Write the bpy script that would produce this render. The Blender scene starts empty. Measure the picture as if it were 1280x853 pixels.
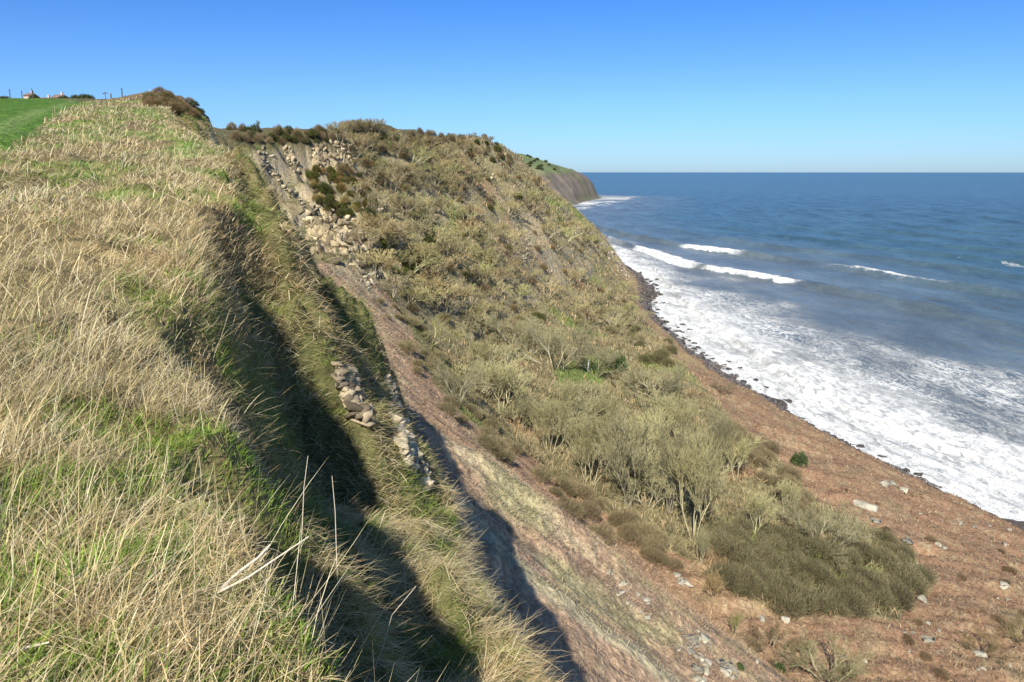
import bpy, math, random
import numpy as np
from mathutils import Vector, Matrix
random.seed(7)
RNG = np.random.default_rng(11)
scene = bpy.context.scene
COL = scene.collection
# ------------------------------------------------------------------ camera model
F = 924.0; PITCH = math.atan(211.5 / F); SP, CP = math.sin(PITCH), math.cos(PITCH)
SEA = -65.0                                   # the camera is the origin, 65 m above the sea
def project(X, Y, Z):
    d = Y * CP - Z * SP
    d = np.where(np.abs(d) < 1e-4, 1e-4, d)
    u = 640 + F * X / d
    v = 426.5 - F * (Y * SP + Z * CP) / d
    return u, v, d
# ------------------------------------------------------------------ noise
def _h(ix, iy, s):
    n = (ix.astype(np.int64) * 374761393 + iy.astype(np.int64) * 668265263 + s * 1442695041) & 0xffffffff
    n = ((n ^ (n >> 13)) * 1274126177) & 0xffffffff
    n = n ^ (n >> 16)
    return (n & 0xffff) / 32767.5 - 1.0
def vn(x, y, s=0):
    x = np.asarray(x, float); y = np.asarray(y, float)
    ix = np.floor(x); iy = np.floor(y); fx = x - ix; fy = y - iy
    fx = fx * fx * (3 - 2 * fx); fy = fy * fy * (3 - 2 * fy)
    a = _h(ix, iy, s); b = _h(ix + 1, iy, s); c = _h(ix, iy + 1, s); d = _h(ix + 1, iy + 1, s)
    return (a * (1 - fx) + b * fx) * (1 - fy) + (c * (1 - fx) + d * fx) * fy
def fbm(x, y, o=4, s=0, g=.5):
    r = 0; a = 1; t = 0
    for i in range(o):
        r = r + a * vn(x * 2 ** i + 13.7 * i, y * 2 ** i - 7.3 * i, s + i * 17); t += a; a *= g
    return r / t
def ss(a, b, x):
    t = np.clip((x - a) / (b - a), 0, 1); return t * t * (3 - 2 * t)
def smax(a, b, k):
    return .5 * (a + b + np.sqrt((a - b) ** 2 + k * k))
# ------------------------------------------------------------------ terrain
LIPY = [-40, -10, 0, 2.6, 3.4, 4.6, 6, 9, 15, 20, 27, 32, 45, 60, 85, 100, 120, 140, 155, 165, 180, 210, 260, 300, 400]
LIPX = [9, 3, .5, -.72, -1.3, -2.05, -2.85, -4.15, -5.95, -7.8, -10.35, -12.6, -19.8, -27, -38, -45, -50, -54, -52, -46, -38, -30, -22, -26, -60]
WY = [-10, 0, 4, 8, 15, 20, 27, 32, 45, 60, 85, 120, 200]
WX = [1.6, 1.5, 2.6, 3.45, 4.0, 4.3, 2.9, 2.0, 2.0, 2.6, 3.5, 4, 4]
BX = [2.5, 2.5, 3.2, 4.8, 6.2, 6.4, 4.1, 3.2, 3.0, 2.7, 1.9, 3, 3]
ST = [ # Y, then V0..V5 (X,Z) ; seabed appended
 (-60, -20,-22, 6,-22, 44,-44, 74,-50, 112,-60, 120,-65),
 (0, -25,-20, 1,-20, 38,-44, 68,-50, 106,-61, 113,-65),
 (40, -30,-14, -5,-14, 32,-44, 60,-50, 101,-61, 108,-65),
 (65, -40,-14, -19,-14, 20,-45, 52,-50, 98,-61, 105,-65),
 (80, -45,-12, -26,-12, 9.4,-41, 46,-50, 94,-61, 101,-65),
 (113, -48,-10, -27,-13, -5,-38, 38,-49, 90,-61, 97,-65),
 (130, -48,-2, -27,-14, -10,-36, 38,-48, 86,-61, 94.5,-65),
 (150, -50,2, -28,-14, -10,-35, 40,-47, 80,-61, 87.5,-65),
 (180, -38,6.5, -18,-16, 1,-36, 40,-48, 70,-61, 77.5,-65),
 (215, -28,10, -8,-14, 10,-38, 38,-50, 65,-61, 73,-65),
 (260, -16,12.5, 3,-10, 25,-38, 44,-52, 62,-61, 69.5,-65),
 (290, -8,10.5, 10,-13, 32,-41, 47,-52, 60,-61, 67,-65),
 (330, 0,8, 21,-15, 37,-37, 49,-52, 60,-61.5, 65.5,-65),
 (370, -5,6, 22,-14, 41,-31, 56,-50, 65,-62, 71,-65),
 (430, -10,4, 25,-15, 46,-35, 66,-57, 74,-62, 80,-65),
 (470, -30,2, 5,-15, 30,-38, 62,-58, 76,-62, 82,-65),
 (600, -60,0, -30,-15, 0,-38, 40,-58, 66,-62, 76,-65),
 (800, -120,0, -90,-15, -60,-38, -40,-58, -26,-62, -20,-65),
 (1100, -120,5, -80,-15, -50,-38, -30,-55, -10,-62, 0,-65),
 (1345, -40,5, 10,-12, 40,-35, 65,-55, 78,-62, 88,-65),
 (1700, -40,32, 85,2, 122,-20, 146,-46, 158,-62, 168,-65),
 (1900, 20,44, 148,4, 184,-12, 204,-38, 216,-60, 226,-65),
 (1993, 50,38, 160,5, 194,-12, 215,-38, 226,-60, 236,-65),
 (2080, 30,30, 120,-8, 150,-30, 175,-50, 195,-62, 205,-65),
 (2600, -500,40, -400,-15, -380,-38, -340,-58, -320,-62, -310,-65)]
STA = np.array(ST, float)
ISL = [(1860, 0)]
def shore_x(Y): return np.interp(Y, STA[:, 0], STA[:, 11])
def lower(X, Y):
    ys = STA[:, 0]
    P = [(np.interp(Y, ys, STA[:, 1 + 2 * i]), np.interp(Y, ys, STA[:, 2 + 2 * i])) for i in range(6)]
    P.append((P[5][0] + 80, P[5][1] - 9))
    z = P[0][1] + np.interp(Y, [250, 300], [.006, .03]) * np.clip(P[0][0] - X, 0, 500)
    for (x0, z0), (x1, z1) in zip(P[:-1], P[1:]):
        t = (X - x0) / np.maximum(x1 - x0, .01)
        z = np.where(t > 0, z0 + (z1 - z0) * np.clip(t, 0, 1), z)
    return z
def lip_s(X, Y):
    n = fbm(Y * .35, X * .12 + 3, 3, 5) * np.interp(Y, [0, 8, 18, 30, 60, 120], [.12, .6, .8, .55, 1.0, 2.6]) + .22 * vn(Y * 1.6, X * .6, 8) * (1 - ss(20, 60, Y))
    return X - np.interp(Y, LIPY, LIPX) + n
def plateau(X, Y):
    z = -1.65 + .1025 * np.clip(Y, -60, 128) + .09 * np.clip(Y - 128, 0, 200)
    z = z - np.interp(np.clip(Y, 0, 60), [0, 8, 25, 60], [0, .1, .3, 0]) * ss(-6, 0, X - np.interp(Y, LIPY, LIPX))
    z = z + 1.6 * np.exp(-((X + 43) / 6.0) ** 2 - ((Y - 97) / 11) ** 2)           # scrubby mound at the cliff edge
    q = X / np.maximum(Y, 1); z = z - 6.3 * ss(-.475, -.405, q) * ss(106, 134, Y)
    z = z + .5 * fbm(X * .06, Y * .06, 3, 31) * ss(6, 30, Y)
    return z
def ground(X, Y, fine=True):
    X = np.asarray(X, float); Y = np.asarray(Y, float)
    R = np.hypot(X, Y)
    # lower slopes, with gullies running down the fall line
    w = fbm(X * .02, Y * .02, 3, 3)
    L = lower(X + 3.0 * w * ss(60, 120, R) * 1.5, Y)
    slope_zone = ss(-75, -60, L) * (1 - ss(700, 900, Y))
    gul = fbm(Y * .10 + w * 2.0, X * .02, 3, 41)
    L = L + (np.abs(fbm(Y * .33 + w * 3, X * .05, 3, 43)) * 1.3 + .45 * fbm(X * .5, Y * .8, 3, 45)) * slope_zone * ss(20, 40, Y) * (1 - ss(160, 200, Y))
    L = L + gul * 1.8 * slope_zone * ss(40, 90, Y) + fbm(X * .05, Y * .05, 4, 9) * 1.7 * ss(-64.6, -58, L)
    L = L + 5.0 * fbm(X * .035 + Y * .02, Y * .03, 3, 77) * ss(150, 210, Y) * ss(-52, -30, L) * (1 - ss(600, 800, Y))
    gz_ = np.exp(-((X + 36) / 17) ** 2 - ((Y - 135) / 32) ** 2) * ss(-24, -14, L)
    clf = np.exp(-(fbm(Y * .16 + .03 * X, X * .04, 2, 53) / .09) ** 2); L = L - gz_ * clf * 2.6
    L = L + gz_ * (1 - 2.2 * np.abs(fbm(Y * .13 + .05 * X, X * .05, 3, 49))) * 3.4 + gz_ * 1.2 * fbm(X * .35, Y * .35, 3, 51) - gz_ * 2
    # the crag at the head of the cove: level beds broken by joints
    jx = vn(np.floor(Y * .45 + .8 * w) * 7.3, np.floor(X * .35) * 3.1, 57) * .9 + fbm(X * .12, Y * .12, 2, 59) * 1.2
    bedh = 2.7; q_ = (L + jx) / bedh; fq = q_ - np.floor(q_)
    Lt = (np.floor(q_) + ss(.62, .98, fq)) * bedh - jx
    wt = ss(.22, .5, gz_ + .22 * fbm(X * .09, Y * .09, 2, 63))
    L = L + (Lt - L) * wt * .9
    cz = ss(1250, 1350, Y) * ss(-62, -50, L) * (1 - ss(0, 12, L))
    L = L + cz * 10 * fbm((Y + X) * .02, X * .03, 5, 55, .62)
    # upper surface and its grassy bank
    s = lip_s(X, Y)
    U = plateau(X, Y)
    W = np.interp(Y, WY, WX); B = np.interp(Y, WY, BX)
    t = np.clip(s / W, 0, 1)
    gsel = ss(7.2, 11, Y); drop = B * ((1 - gsel) * np.interp(t, [0, .05, .20, .38, .75, 1], [0, .08, .46, .60, .78, 1.0]) + gsel * np.interp(t, [0, .2, .5, .8, 1], [0, .20, .50, .76, 1]))
    # hollows and spurs of the bank
    hol = np.sin(np.pi * np.clip(t, 0, 1)) ** .8
    drop = drop + hol * B * .40 * (.10 + fbm(Y * .46 + X * .25, X * .3 - Y * .1, 3, 61) * 1.5)
    drop = drop + .9 * np.exp(-((s - 1.15) / .75) ** 2) * np.exp(-((Y - 9.8) / 2.4) ** 2)
    drop = drop + 1.3 * np.exp(-((s - 2.2) / .6) ** 2) * np.exp(-((Y - 14.5) / 2.6) ** 2)
    drop = drop + 1.2 * np.exp(-((s - 1.0) / .6) ** 2) * np.exp(-((Y - 6.0) / 1.0) ** 2)
    drop = drop + np.clip(s - W, 0, 60) * (3.0 + .8 * fbm(Y * .6, X * .2, 2, 71))
    drop = drop + .18 * ss(-1.2, 0.2, s) * (1 - t)
    Uz = U - drop - 60 * ss(172, 210, Y) * ss(-.475, -.415, X / np.maximum(Y, 1))
    z = smax(Uz, L, np.interp(R, [0, 20, 100], [.3, .8, 1.5]))
    if fine:
        near = 1 - ss(25, 120, R)
        tus = np.abs(fbm(X * 1.1, Y * 1.1, 3, 91)) * .30 - .12 + fbm(X * .45, Y * .45, 2, 93) * .16
        z = z + tus * near * ss(.8, 3.0, R)
        bk = ss(.1, .6, s) * ss(W + 1.5, W, s) * (1 - ss(35, 60, R)); z = z + bk * (np.abs(fbm(X * 1.7, Y * 1.3, 3, 95)) * .55 - .15)
        steep = ss(W * .9, W * 1.1, s) * (z > L + .6)
        z = z + steep * near * fbm(X * 1.3, Y * 1.3, 3, 17) * .5
        z = z + fbm(X * .35, Y * .35, 3, 97) * .28 * ss(40, 90, R) * (1 - ss(400, 900, R)) * ss(-64.9, -62, L)
    z = np.maximum(z, -80)
    return z
def hit(u, v, t0=2.0, t1=2500.0):
    """where the ray through a photograph pixel meets the terrain"""
    dx = (u - 640) / F; dv = (v - 426.5) / F
    d = np.array([dx, CP - dv * SP, -SP - dv * CP])
    t = np.exp(np.linspace(math.log(t0), math.log(t1), 520))
    for rep in range(2):
        P = d[None] * t[:, None]
        g = ground(P[:, 0], P[:, 1])
        b = np.nonzero(P[:, 2] <= np.maximum(g, SEA))[0]
        if len(b) == 0: return None
        i = max(b[0], 1)
        if rep == 0: t = np.linspace(t[i - 1], t[i], 24)
    p = (P[i] + P[i - 1]) / 2
    return Vector((p[0], p[1], float(ground(p[0], p[1]))))
def gz(x, y): return float(ground(x, y))
# ------------------------------------------------------------------ mesh helpers
def mesh_np(name, V, faces, mat, col=None, parent=None, smooth=False):
    """faces: (n,k) int array, or list of such arrays with different k"""
    me = bpy.data.meshes.new(name)
    V = np.asarray(V, np.float32).reshape(-1, 3)
    if not isinstance(faces, list): faces = [faces]
    faces = [np.asarray(f, np.int32) for f in faces if len(f)]
    me.vertices.add(len(V)); me.vertices.foreach_set('co', V.ravel())
    nl = sum(f.size for f in faces); nf = sum(len(f) for f in faces)
    me.loops.add(nl); me.loops.foreach_set('vertex_index', np.concatenate([f.ravel() for f in faces]))
    tot = np.concatenate([np.full(len(f), f.shape[1], np.int32) for f in faces])
    st = np.concatenate([[0], np.cumsum(tot)[:-1]]).astype(np.int32)
    me.polygons.add(nf); me.polygons.foreach_set('loop_start', st); me.polygons.foreach_set('loop_total', tot)
    if smooth: me.polygons.foreach_set('use_smooth', np.ones(nf, bool))
    me.update(calc_edges=True); me.validate()
    if col is not None:
        a = me.color_attributes.new('tint', 'FLOAT_COLOR', 'POINT')
        c = np.ones((len(V), 4), np.float32); c[:, :3] = col
        a.data.foreach_set('color', c.ravel())
    me.materials.append(mat)
    o = bpy.data.objects.new(name, me); COL.objects.link(o)
    if parent: o.parent = parent
    return o
def tag(o, label=None, cat=None, group=None, kind=None):
    if label: o['label'] = label
    if cat: o['category'] = cat
    if group: o['group'] = group
    if kind: o['kind'] = kind
    return o
def empty(name, loc, rz=0):
    o = bpy.data.objects.new(name, None); COL.objects.link(o)
    o.location = loc; o.rotation_euler = (0, 0, rz); o.empty_display_size = .3
    return o
def copy_tree(o):
    c = o.copy(); COL.objects.link(c)
    for ch in [k for k in o.children]:
        d = ch.copy(); COL.objects.link(d); d.parent = c
        for g in ch.children:
            e = g.copy(); COL.objects.link(e); e.parent = d
    return c
def tubes(segs, sides):
    """segs: array (n,8) p0 p1 r0 r1 -> open tapered prisms"""
    S = np.asarray(segs, float)
    p0, p1, r0, r1 = S[:, :3], S[:, 3:6], S[:, 6], S[:, 7]
    d = p1 - p0; d /= np.linalg.norm(d, axis=1, keepdims=True) + 1e-9
    a = np.where(np.abs(d[:, 2:3]) < .9, np.array([[0, 0, 1.]]), np.array([[1., 0, 0]]))
    x = np.cross(d, a); x /= np.linalg.norm(x, axis=1, keepdims=True); y = np.cross(d, x)
    V = []
    for k in range(sides):
        an = 2 * math.pi * k / sides
        V.append(p0 + (x * math.cos(an) + y * math.sin(an)) * r0[:, None])
    for k in range(sides):
        an = 2 * math.pi * k / sides
        V.append(p1 + (x * math.cos(an) + y * math.sin(an)) * r1[:, None])
    V = np.stack(V, 1).reshape(-1, 3)
    b = (np.arange(len(S)) * 2 * sides)[:, None]
    Fq = np.concatenate([b + np.array([[k, (k + 1) % sides, sides + (k + 1) % sides, sides + k]]) for k in range(sides)], 0)
    return V, Fq
# ------------------------------------------------------------------ materials
def nodes(name):
    m = bpy.data.materials.new(name); m.use_nodes = True
    nt = m.node_tree; nt.nodes.clear()
    return m, nt, nt.nodes, nt.links
def mat_tint(name, rough=.9, trans=0.0, noise=0.0, nscale=5.0, bump=0.0, bscale=8.0, mult=1.0, spec=.2, color=None):
    m, nt, N, L = nodes(name)
    out = N.new('ShaderNodeOutputMaterial'); b = N.new('ShaderNodeBsdfPrincipled')
    b.inputs['Roughness'].default_value = rough; b.inputs['Specular IOR Level'].default_value = spec
    if color is None:
        a = N.new('ShaderNodeAttribute'); a.attribute_name = 'tint'; src = a.outputs['Color']
    else:
        a = N.new('ShaderNodeRGB'); a.outputs[0].default_value = (*color, 1); src = a.outputs[0]
    geo = N.new('ShaderNodeTexCoord')
    if noise > 0:
        n = N.new('ShaderNodeTexNoise'); n.inputs['Scale'].default_value = nscale; n.inputs['Detail'].default_value = 6; n.inputs['Roughness'].default_value = .7
        L.new(geo.outputs['Object'], n.inputs['Vector'])
        r = N.new('ShaderNodeMapRange'); r.inputs[1].default_value = .3; r.inputs[2].default_value = .7
        r.inputs[3].default_value = 1 - noise; r.inputs[4].default_value = 1 + noise
        L.new(n.outputs['Fac'], r.inputs[0])
        mx = N.new('ShaderNodeVectorMath'); mx.operation = 'SCALE'
        L.new(src, mx.inputs[0]); L.new(r.outputs[0], mx.inputs['Scale']); src = mx.outputs[0]
    L.new(src, b.inputs['Base Color'])
    if bump > 0:
        n2 = N.new('ShaderNodeTexNoise'); n2.inputs['Scale'].default_value = bscale; n2.inputs['Detail'].default_value = 5
        L.new(geo.outputs['Object'], n2.inputs['Vector'])
        bp = N.new('ShaderNodeBump'); bp.inputs['Strength'].default_value = 1; bp.inputs['Distance'].default_value = bump
        L.new(n2.outputs['Fac'], bp.inputs['Height']); L.new(bp.outputs[0], b.inputs['Normal'])
    if trans > 0:
        t = N.new('ShaderNodeBsdfTranslucent'); L.new(src, t.inputs['Color'])
        mix = N.new('ShaderNodeMixShader'); mix.inputs[0].default_value = trans
        L.new(b.outputs[0], mix.inputs[1]); L.new(t.outputs[0], mix.inputs[2]); L.new(mix.outputs[0], out.inputs[0])
    else:
        L.new(b.outputs[0], out.inputs[0])
    return m
M_ground = mat_tint('terrain_cover', .95, 0, .5, 2.2, .22, 3.2)
M_grass = mat_tint('grass_blades', .7, .25, spec=.15)
M_twig = mat_tint('twigs', .9, 0)
M_bark = mat_tint('bark', .9, 0, .3, 3.0, .02, 6.0)
M_rock = mat_tint('sandstone', .95, 0, .45, 1.1, .03, 6.0)
M_wetrock = mat_tint('wet_boulder', .5, 0, .4, 1.2, .08, 2.0, spec=.5)
M_wood = mat_tint('weathered_wood', .8, 0, .2, 20, color=(.12, .10, .08))
M_bleach = mat_tint('bleached_stem', .8, 0, .2, 60, color=(.55, .47, .36))
M_white = mat_tint('pale_post_paint', .7, 0, color=(.7, .7, .68))
M_wire = mat_tint('fence_wire', .4, 0, color=(.2, .2, .2))
M_render = mat_tint('farm_wall', .9, 0, .15, .6, color=(.52, .40, .33))
M_roof = mat_tint('farm_roof', .9, 0, .2, .8, color=(.20, .13, .10))
M_win = mat_tint('window_glass', .2, 0, color=(.03, .035, .04), spec=.6)
M_gorse = mat_tint('gorse_leaf', .85, .1)

# ------------------------------------------------------------------ land cover (true colour of what grows or lies there)
def inpoly(u, v, poly):
    c = np.zeros(u.shape, bool); n = len(poly); j = n - 1
    for i in range(n):
        xi, yi = poly[i]; xj, yj = poly[j]
        if yi != yj:
            c ^= ((yi > v) != (yj > v)) & (u < (xj - xi) * (v - yi) / (yj - yi) + xi)
        j = i
    return c
WOOD = [(478, 352), (440, 285), (446, 225), (430, 140), (610, 140), (690, 220), (760, 292), (800, 390), (835, 440), (880, 480), (925, 545), (985, 585), (1010, 620), (1100, 665), (1165, 720), (1120, 775), (960, 765), (900, 715), (830, 690), (740, 630), (690, 590), (640, 555), (585, 525), (540, 480), (520, 430)]
GREENPATCH = [(690, 465), (740, 445), (790, 450), (750, 480), (700, 480)]
def wood_mask(X, Y, Z):
    u, v, d = project(X, Y, Z)
    j = 10 * fbm(X * .12, Y * .12, 3, 201)
    return inpoly(u + j, v + j * .7, WOOD) & (d > 60) & (d < 700)
def mixc(a, b, t):
    t = np.clip(np.asarray(t), 0, 1)[..., None]; return a * (1 - t) + np.asarray(b) * t
def cover(X, Y, Z, steep):
    n1 = fbm(X * .08, Y * .08, 4, 101); n2 = fbm(X * .3, Y * .3, 4, 103); n3 = fbm(X * 1.2, Y * 1.2, 3, 105)
    s = lip_s(X, Y); R = np.hypot(X, Y)
    u, v, d = project(X, Y, Z)
    c = np.empty(X.shape + (3,)); c[:] = (.245, .150, .088)                       # bracken slope
    c = mixc(c, (.30, .21, .12), ss(-.1, .45, n1 + .6 * n2) * .9); c = mixc(c, (.33, .26, .15), ss(.2, .6, n3 - .5 * n1) * .6)
    c = mixc(c, (.16, .12, .07), ss(.15, .6, n2 + .4 * n1) * .6)
    # seaward strip of coarse grass
    sx = shore_x(Y)
    c = mixc(c, (.30, .24, .12), ss(30, 14, sx - X) * ss(-.3, .4, n2) * .7 * ss(140, 220, Y))
    # bare talus
    ys = STA[:, 0]; foot = np.interp(Y, ys, STA[:, 5])
    tal = ss(3, -3, X - foot + 9 * n1 + 3 * n2) * (1 - ss(150, 172, Y))
    tc = np.empty(X.shape + (3,)); tc[:] = (.35, .24, .152)
    st = fbm(Y * .22 + n1 * 1.2 + X * .02, X * .035, 4, 111)
    tc = mixc(tc, (.38, .32, .20), ss(.1, .45, st)); tc = mixc(tc, (.22, .165, .115), ss(.05, .5, -st) * .7)
    tc = mixc(tc, (.33, .30, .15), ss(.15, .45, n1) * ss(-.2, .3, n2) * .7)
    tc = mixc(tc, (.31, .20, .12), ss(14, 0, foot - X + 6 * n2) * .8)
    tc = tc * (1 + .34 * n3)[..., None]
    c = mixc(c, tc, tal)
    wm = wood_mask(X, Y, Z)
    c = mixc(c, (.20, .178, .09), wm * .9); c = mixc(c, (.30, .18, .10), wm * ss(.3, .6, n1) * .7)
    c = mixc(c, (.14, .20, .04), wm * ss(.25, .5, fbm(X * .06, Y * .06, 3, 119)) * .6)
    c = mixc(c, (.15, .19, .055), inpoly(u + 14 * n2, v + 10 * n3, GREENPATCH) & (d > 80))
    gl = np.exp(-((X + 36) / 18) ** 2 - ((Y - 135) / 34) ** 2) * (s > 1)
    c = mixc(c, (.21, .17, .095), ss(.25, .5, gl + .25 * n2)); c = mixc(c, (.12, .115, .05), ss(.25, .5, gl) * ss(0, .35, n2 - .3 * n3))
    # cliffs: broken sandstone where it is steep
    rock = ss(1.0, 1.6, steep) * (R > 12) * ss(-60, -52, Z) * (Y < 700)
    rc = np.empty(X.shape + (3,)); rc[:] = (.37, .295, .18)
    band = fbm(Z * .9 + n1, X * .05, 3, 121); rc = mixc(rc, (.19, .17, .13), ss(0, .4, band)); rc = mixc(rc, (.48, .40, .25), ss(.1, .5, n2))
    c = mixc(c, rc, rock * .9)
    # top: rough pale grass, greener patches, crop field
    top = (s < np.interp(Y, WY, WX) * 1.02) & (Y < 190)
    g = np.empty(X.shape + (3,)); g[:] = (.15, .115, .055)
    g = mixc(g, (.12, .175, .035), ss(-.1, .3, fbm(X * .55, Y * .40, 3, 501) + .35 * fbm(X * .13, Y * .10, 2, 503))); 
    g = mixc(g, (.20, .16, .07), ss(.1, .5, n3) * .6)
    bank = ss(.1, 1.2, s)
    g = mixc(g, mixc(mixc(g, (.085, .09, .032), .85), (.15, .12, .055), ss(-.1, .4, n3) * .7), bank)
    g = mixc(g, (.15, .10, .06), ss(.5, .8, np.exp(-((X + 44) / 8.5) ** 2 - ((Y - 97) / 12) ** 2) * 1.4) * .9)
    fe = np.interp(Y, [-60, 23, 110, 400], [10, -15.5, -60, -220]) 
    fl = np.interp(Y, [-60, 0, 23, 110, 400], [-30, -14, -15.5, -60, -220])
    field = ss(.5, -.5, X - fl + n3 * .4)
    fc = np.empty(X.shape + (3,)); fc[:] = (.060, .125, .014); fc = fc * (1 + .22 * n3 + .15 * n2)[..., None]
    off = X - fl
    fc = mixc(fc, (.12, .17, .05), np.exp(-((off + 1.6 + .1 * Y * .1) / .8) ** 2) * .8)
    g = mixc(g, fc, field)
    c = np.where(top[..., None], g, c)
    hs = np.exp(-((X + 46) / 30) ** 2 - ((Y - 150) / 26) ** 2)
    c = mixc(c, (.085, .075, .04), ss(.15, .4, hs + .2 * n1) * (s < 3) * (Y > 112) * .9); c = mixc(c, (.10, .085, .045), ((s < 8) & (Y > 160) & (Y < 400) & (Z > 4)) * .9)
    # boulder beach
    beach = ss(-61.2, -62.2, Z + .9 * n1) * (Y < 640)
    c = mixc(c, (.085, .07, .058), beach)
    # distant headland
    far = Y > 1150
    hl = np.empty(X.shape + (3,)); hl[:] = (.125, .155, .065)
    hl = mixc(hl, (.20, .20, .10), ss(-.1, .3, fbm(X * .008, Y * .006, 2, 131)))
    hedge = (np.abs(np.sin(X * .03 + .5 * n1)) < .06) | (np.abs(np.sin((Y + .3 * X) * .017)) < .06)
    hl = mixc(hl, (.06, .08, .035), hedge * .9)
    cl = np.empty(X.shape + (3,)); cl[:] = (.155, .125, .10); stf = fbm((Y + X) * .02, Z * .03, 4, 133)
    cl = mixc(cl, (.20, .165, .13), ss(.1, .4, fbm(Z * .12 + n1, X * .004, 3, 139))); cl = mixc(cl, (.12, .115, .07), ss(0, .4, -stf))
    hl = mixc(hl, cl, ss(4, -3, Z - np.interp(Y, [1345, 1700, 1900, 2000], [-12, -4, 2, 3]) + 6 * n1))
    c = np.where(far[..., None], hl, c)
    return np.clip(c, .004, .8)
# ------------------------------------------------------------------ terrain mesh (finer where the camera is near)
def build_terrain():
    th = np.concatenate([np.linspace(-180, -48, 90)[:-1], np.linspace(-48, 46, 820)[:-1], np.linspace(46, 180, 90)])
    r = np.exp(np.linspace(math.log(.35), math.log(3200), 1150))
    T, Rr = np.meshgrid(np.radians(th), r)
    X = Rr * np.sin(T); Y = Rr * np.cos(T)
    Z = ground(X, Y)
    dr = np.gradient(Z, axis=0) / np.gradient(Rr, axis=0); dt = np.gradient(Z, axis=1) / (Rr * np.gradient(T, axis=1)); gx, gy = dr, dt
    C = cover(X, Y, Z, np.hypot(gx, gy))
    n, m = X.shape
    V = np.stack([X, Y, Z], -1).reshape(-1, 3)
    i = np.arange(n - 1)[:, None] * m + np.arange(m - 1)[None]
    Fq = np.stack([i, i + 1, i + m + 1, i + m], -1).reshape(-1, 4)[:, ::-1]
    # drop faces far out under the sea
    zc = Z[:-1, :-1].ravel(); keep = (zc > -74) | (Rr[:-1, :-1].ravel() < 100)
    Vc = np.array([[0, 0, float(ground(0., 0.))]])
    fan = np.stack([np.arange(m - 1) + 1, np.arange(m - 1), np.full(m - 1, len(V))], -1)
    V = np.concatenate([V, Vc]); C = np.concatenate([C.reshape(-1, 3), C[0, :1]])
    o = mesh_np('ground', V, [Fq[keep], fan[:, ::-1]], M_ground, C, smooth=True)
    tag(o, 'high grassy clifftop, brown slopes and bracken covered undercliff above the sea', 'ground', kind='structure')
build_terrain()

# ------------------------------------------------------------------ sea
CY = np.array([-200, 0, 100, 150, 175, 207, 250, 304, 361, 433, 485, 516, 600, 658, 760, 900, 1300, 2200, 4000], float)
C1 = np.array([200, 160, 132, 112, 102, 91, 88, 88, 88, 92, 96, 98, 99, 92, 70, 40, 140, 330, 300], float)
C2 = np.array([420, 350, 315, 290, 276, 258, 238, 215, 194, 168, 140, 124, 112, 106, 90, 60, 160, 380, 400], float)
C3 = np.array([520, 450, 400, 372, 362, 346, 325, 300, 276, 250, 232, 220, 178, 150, 120, 90, 190, 430, 500], float)
def wave_phase(X, Y):
    c0 = shore_x(Y); c = [c0, np.maximum(np.interp(Y, CY, C1), c0 + 8)]
    c.append(np.maximum(np.interp(Y, CY, C2), c[1] + 12)); c.append(np.maximum(np.interp(Y, CY, C3), c[2] + 25))
    ph = np.zeros_like(X)
    for i in range(3):
        ph = np.where(X > c[i], i + np.clip((X - c[i]) / (c[i + 1] - c[i]), 0, 1), ph)
    return np.where(X > c[3], 3 + (X - c[3]) / 78.0, ph), c
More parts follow.
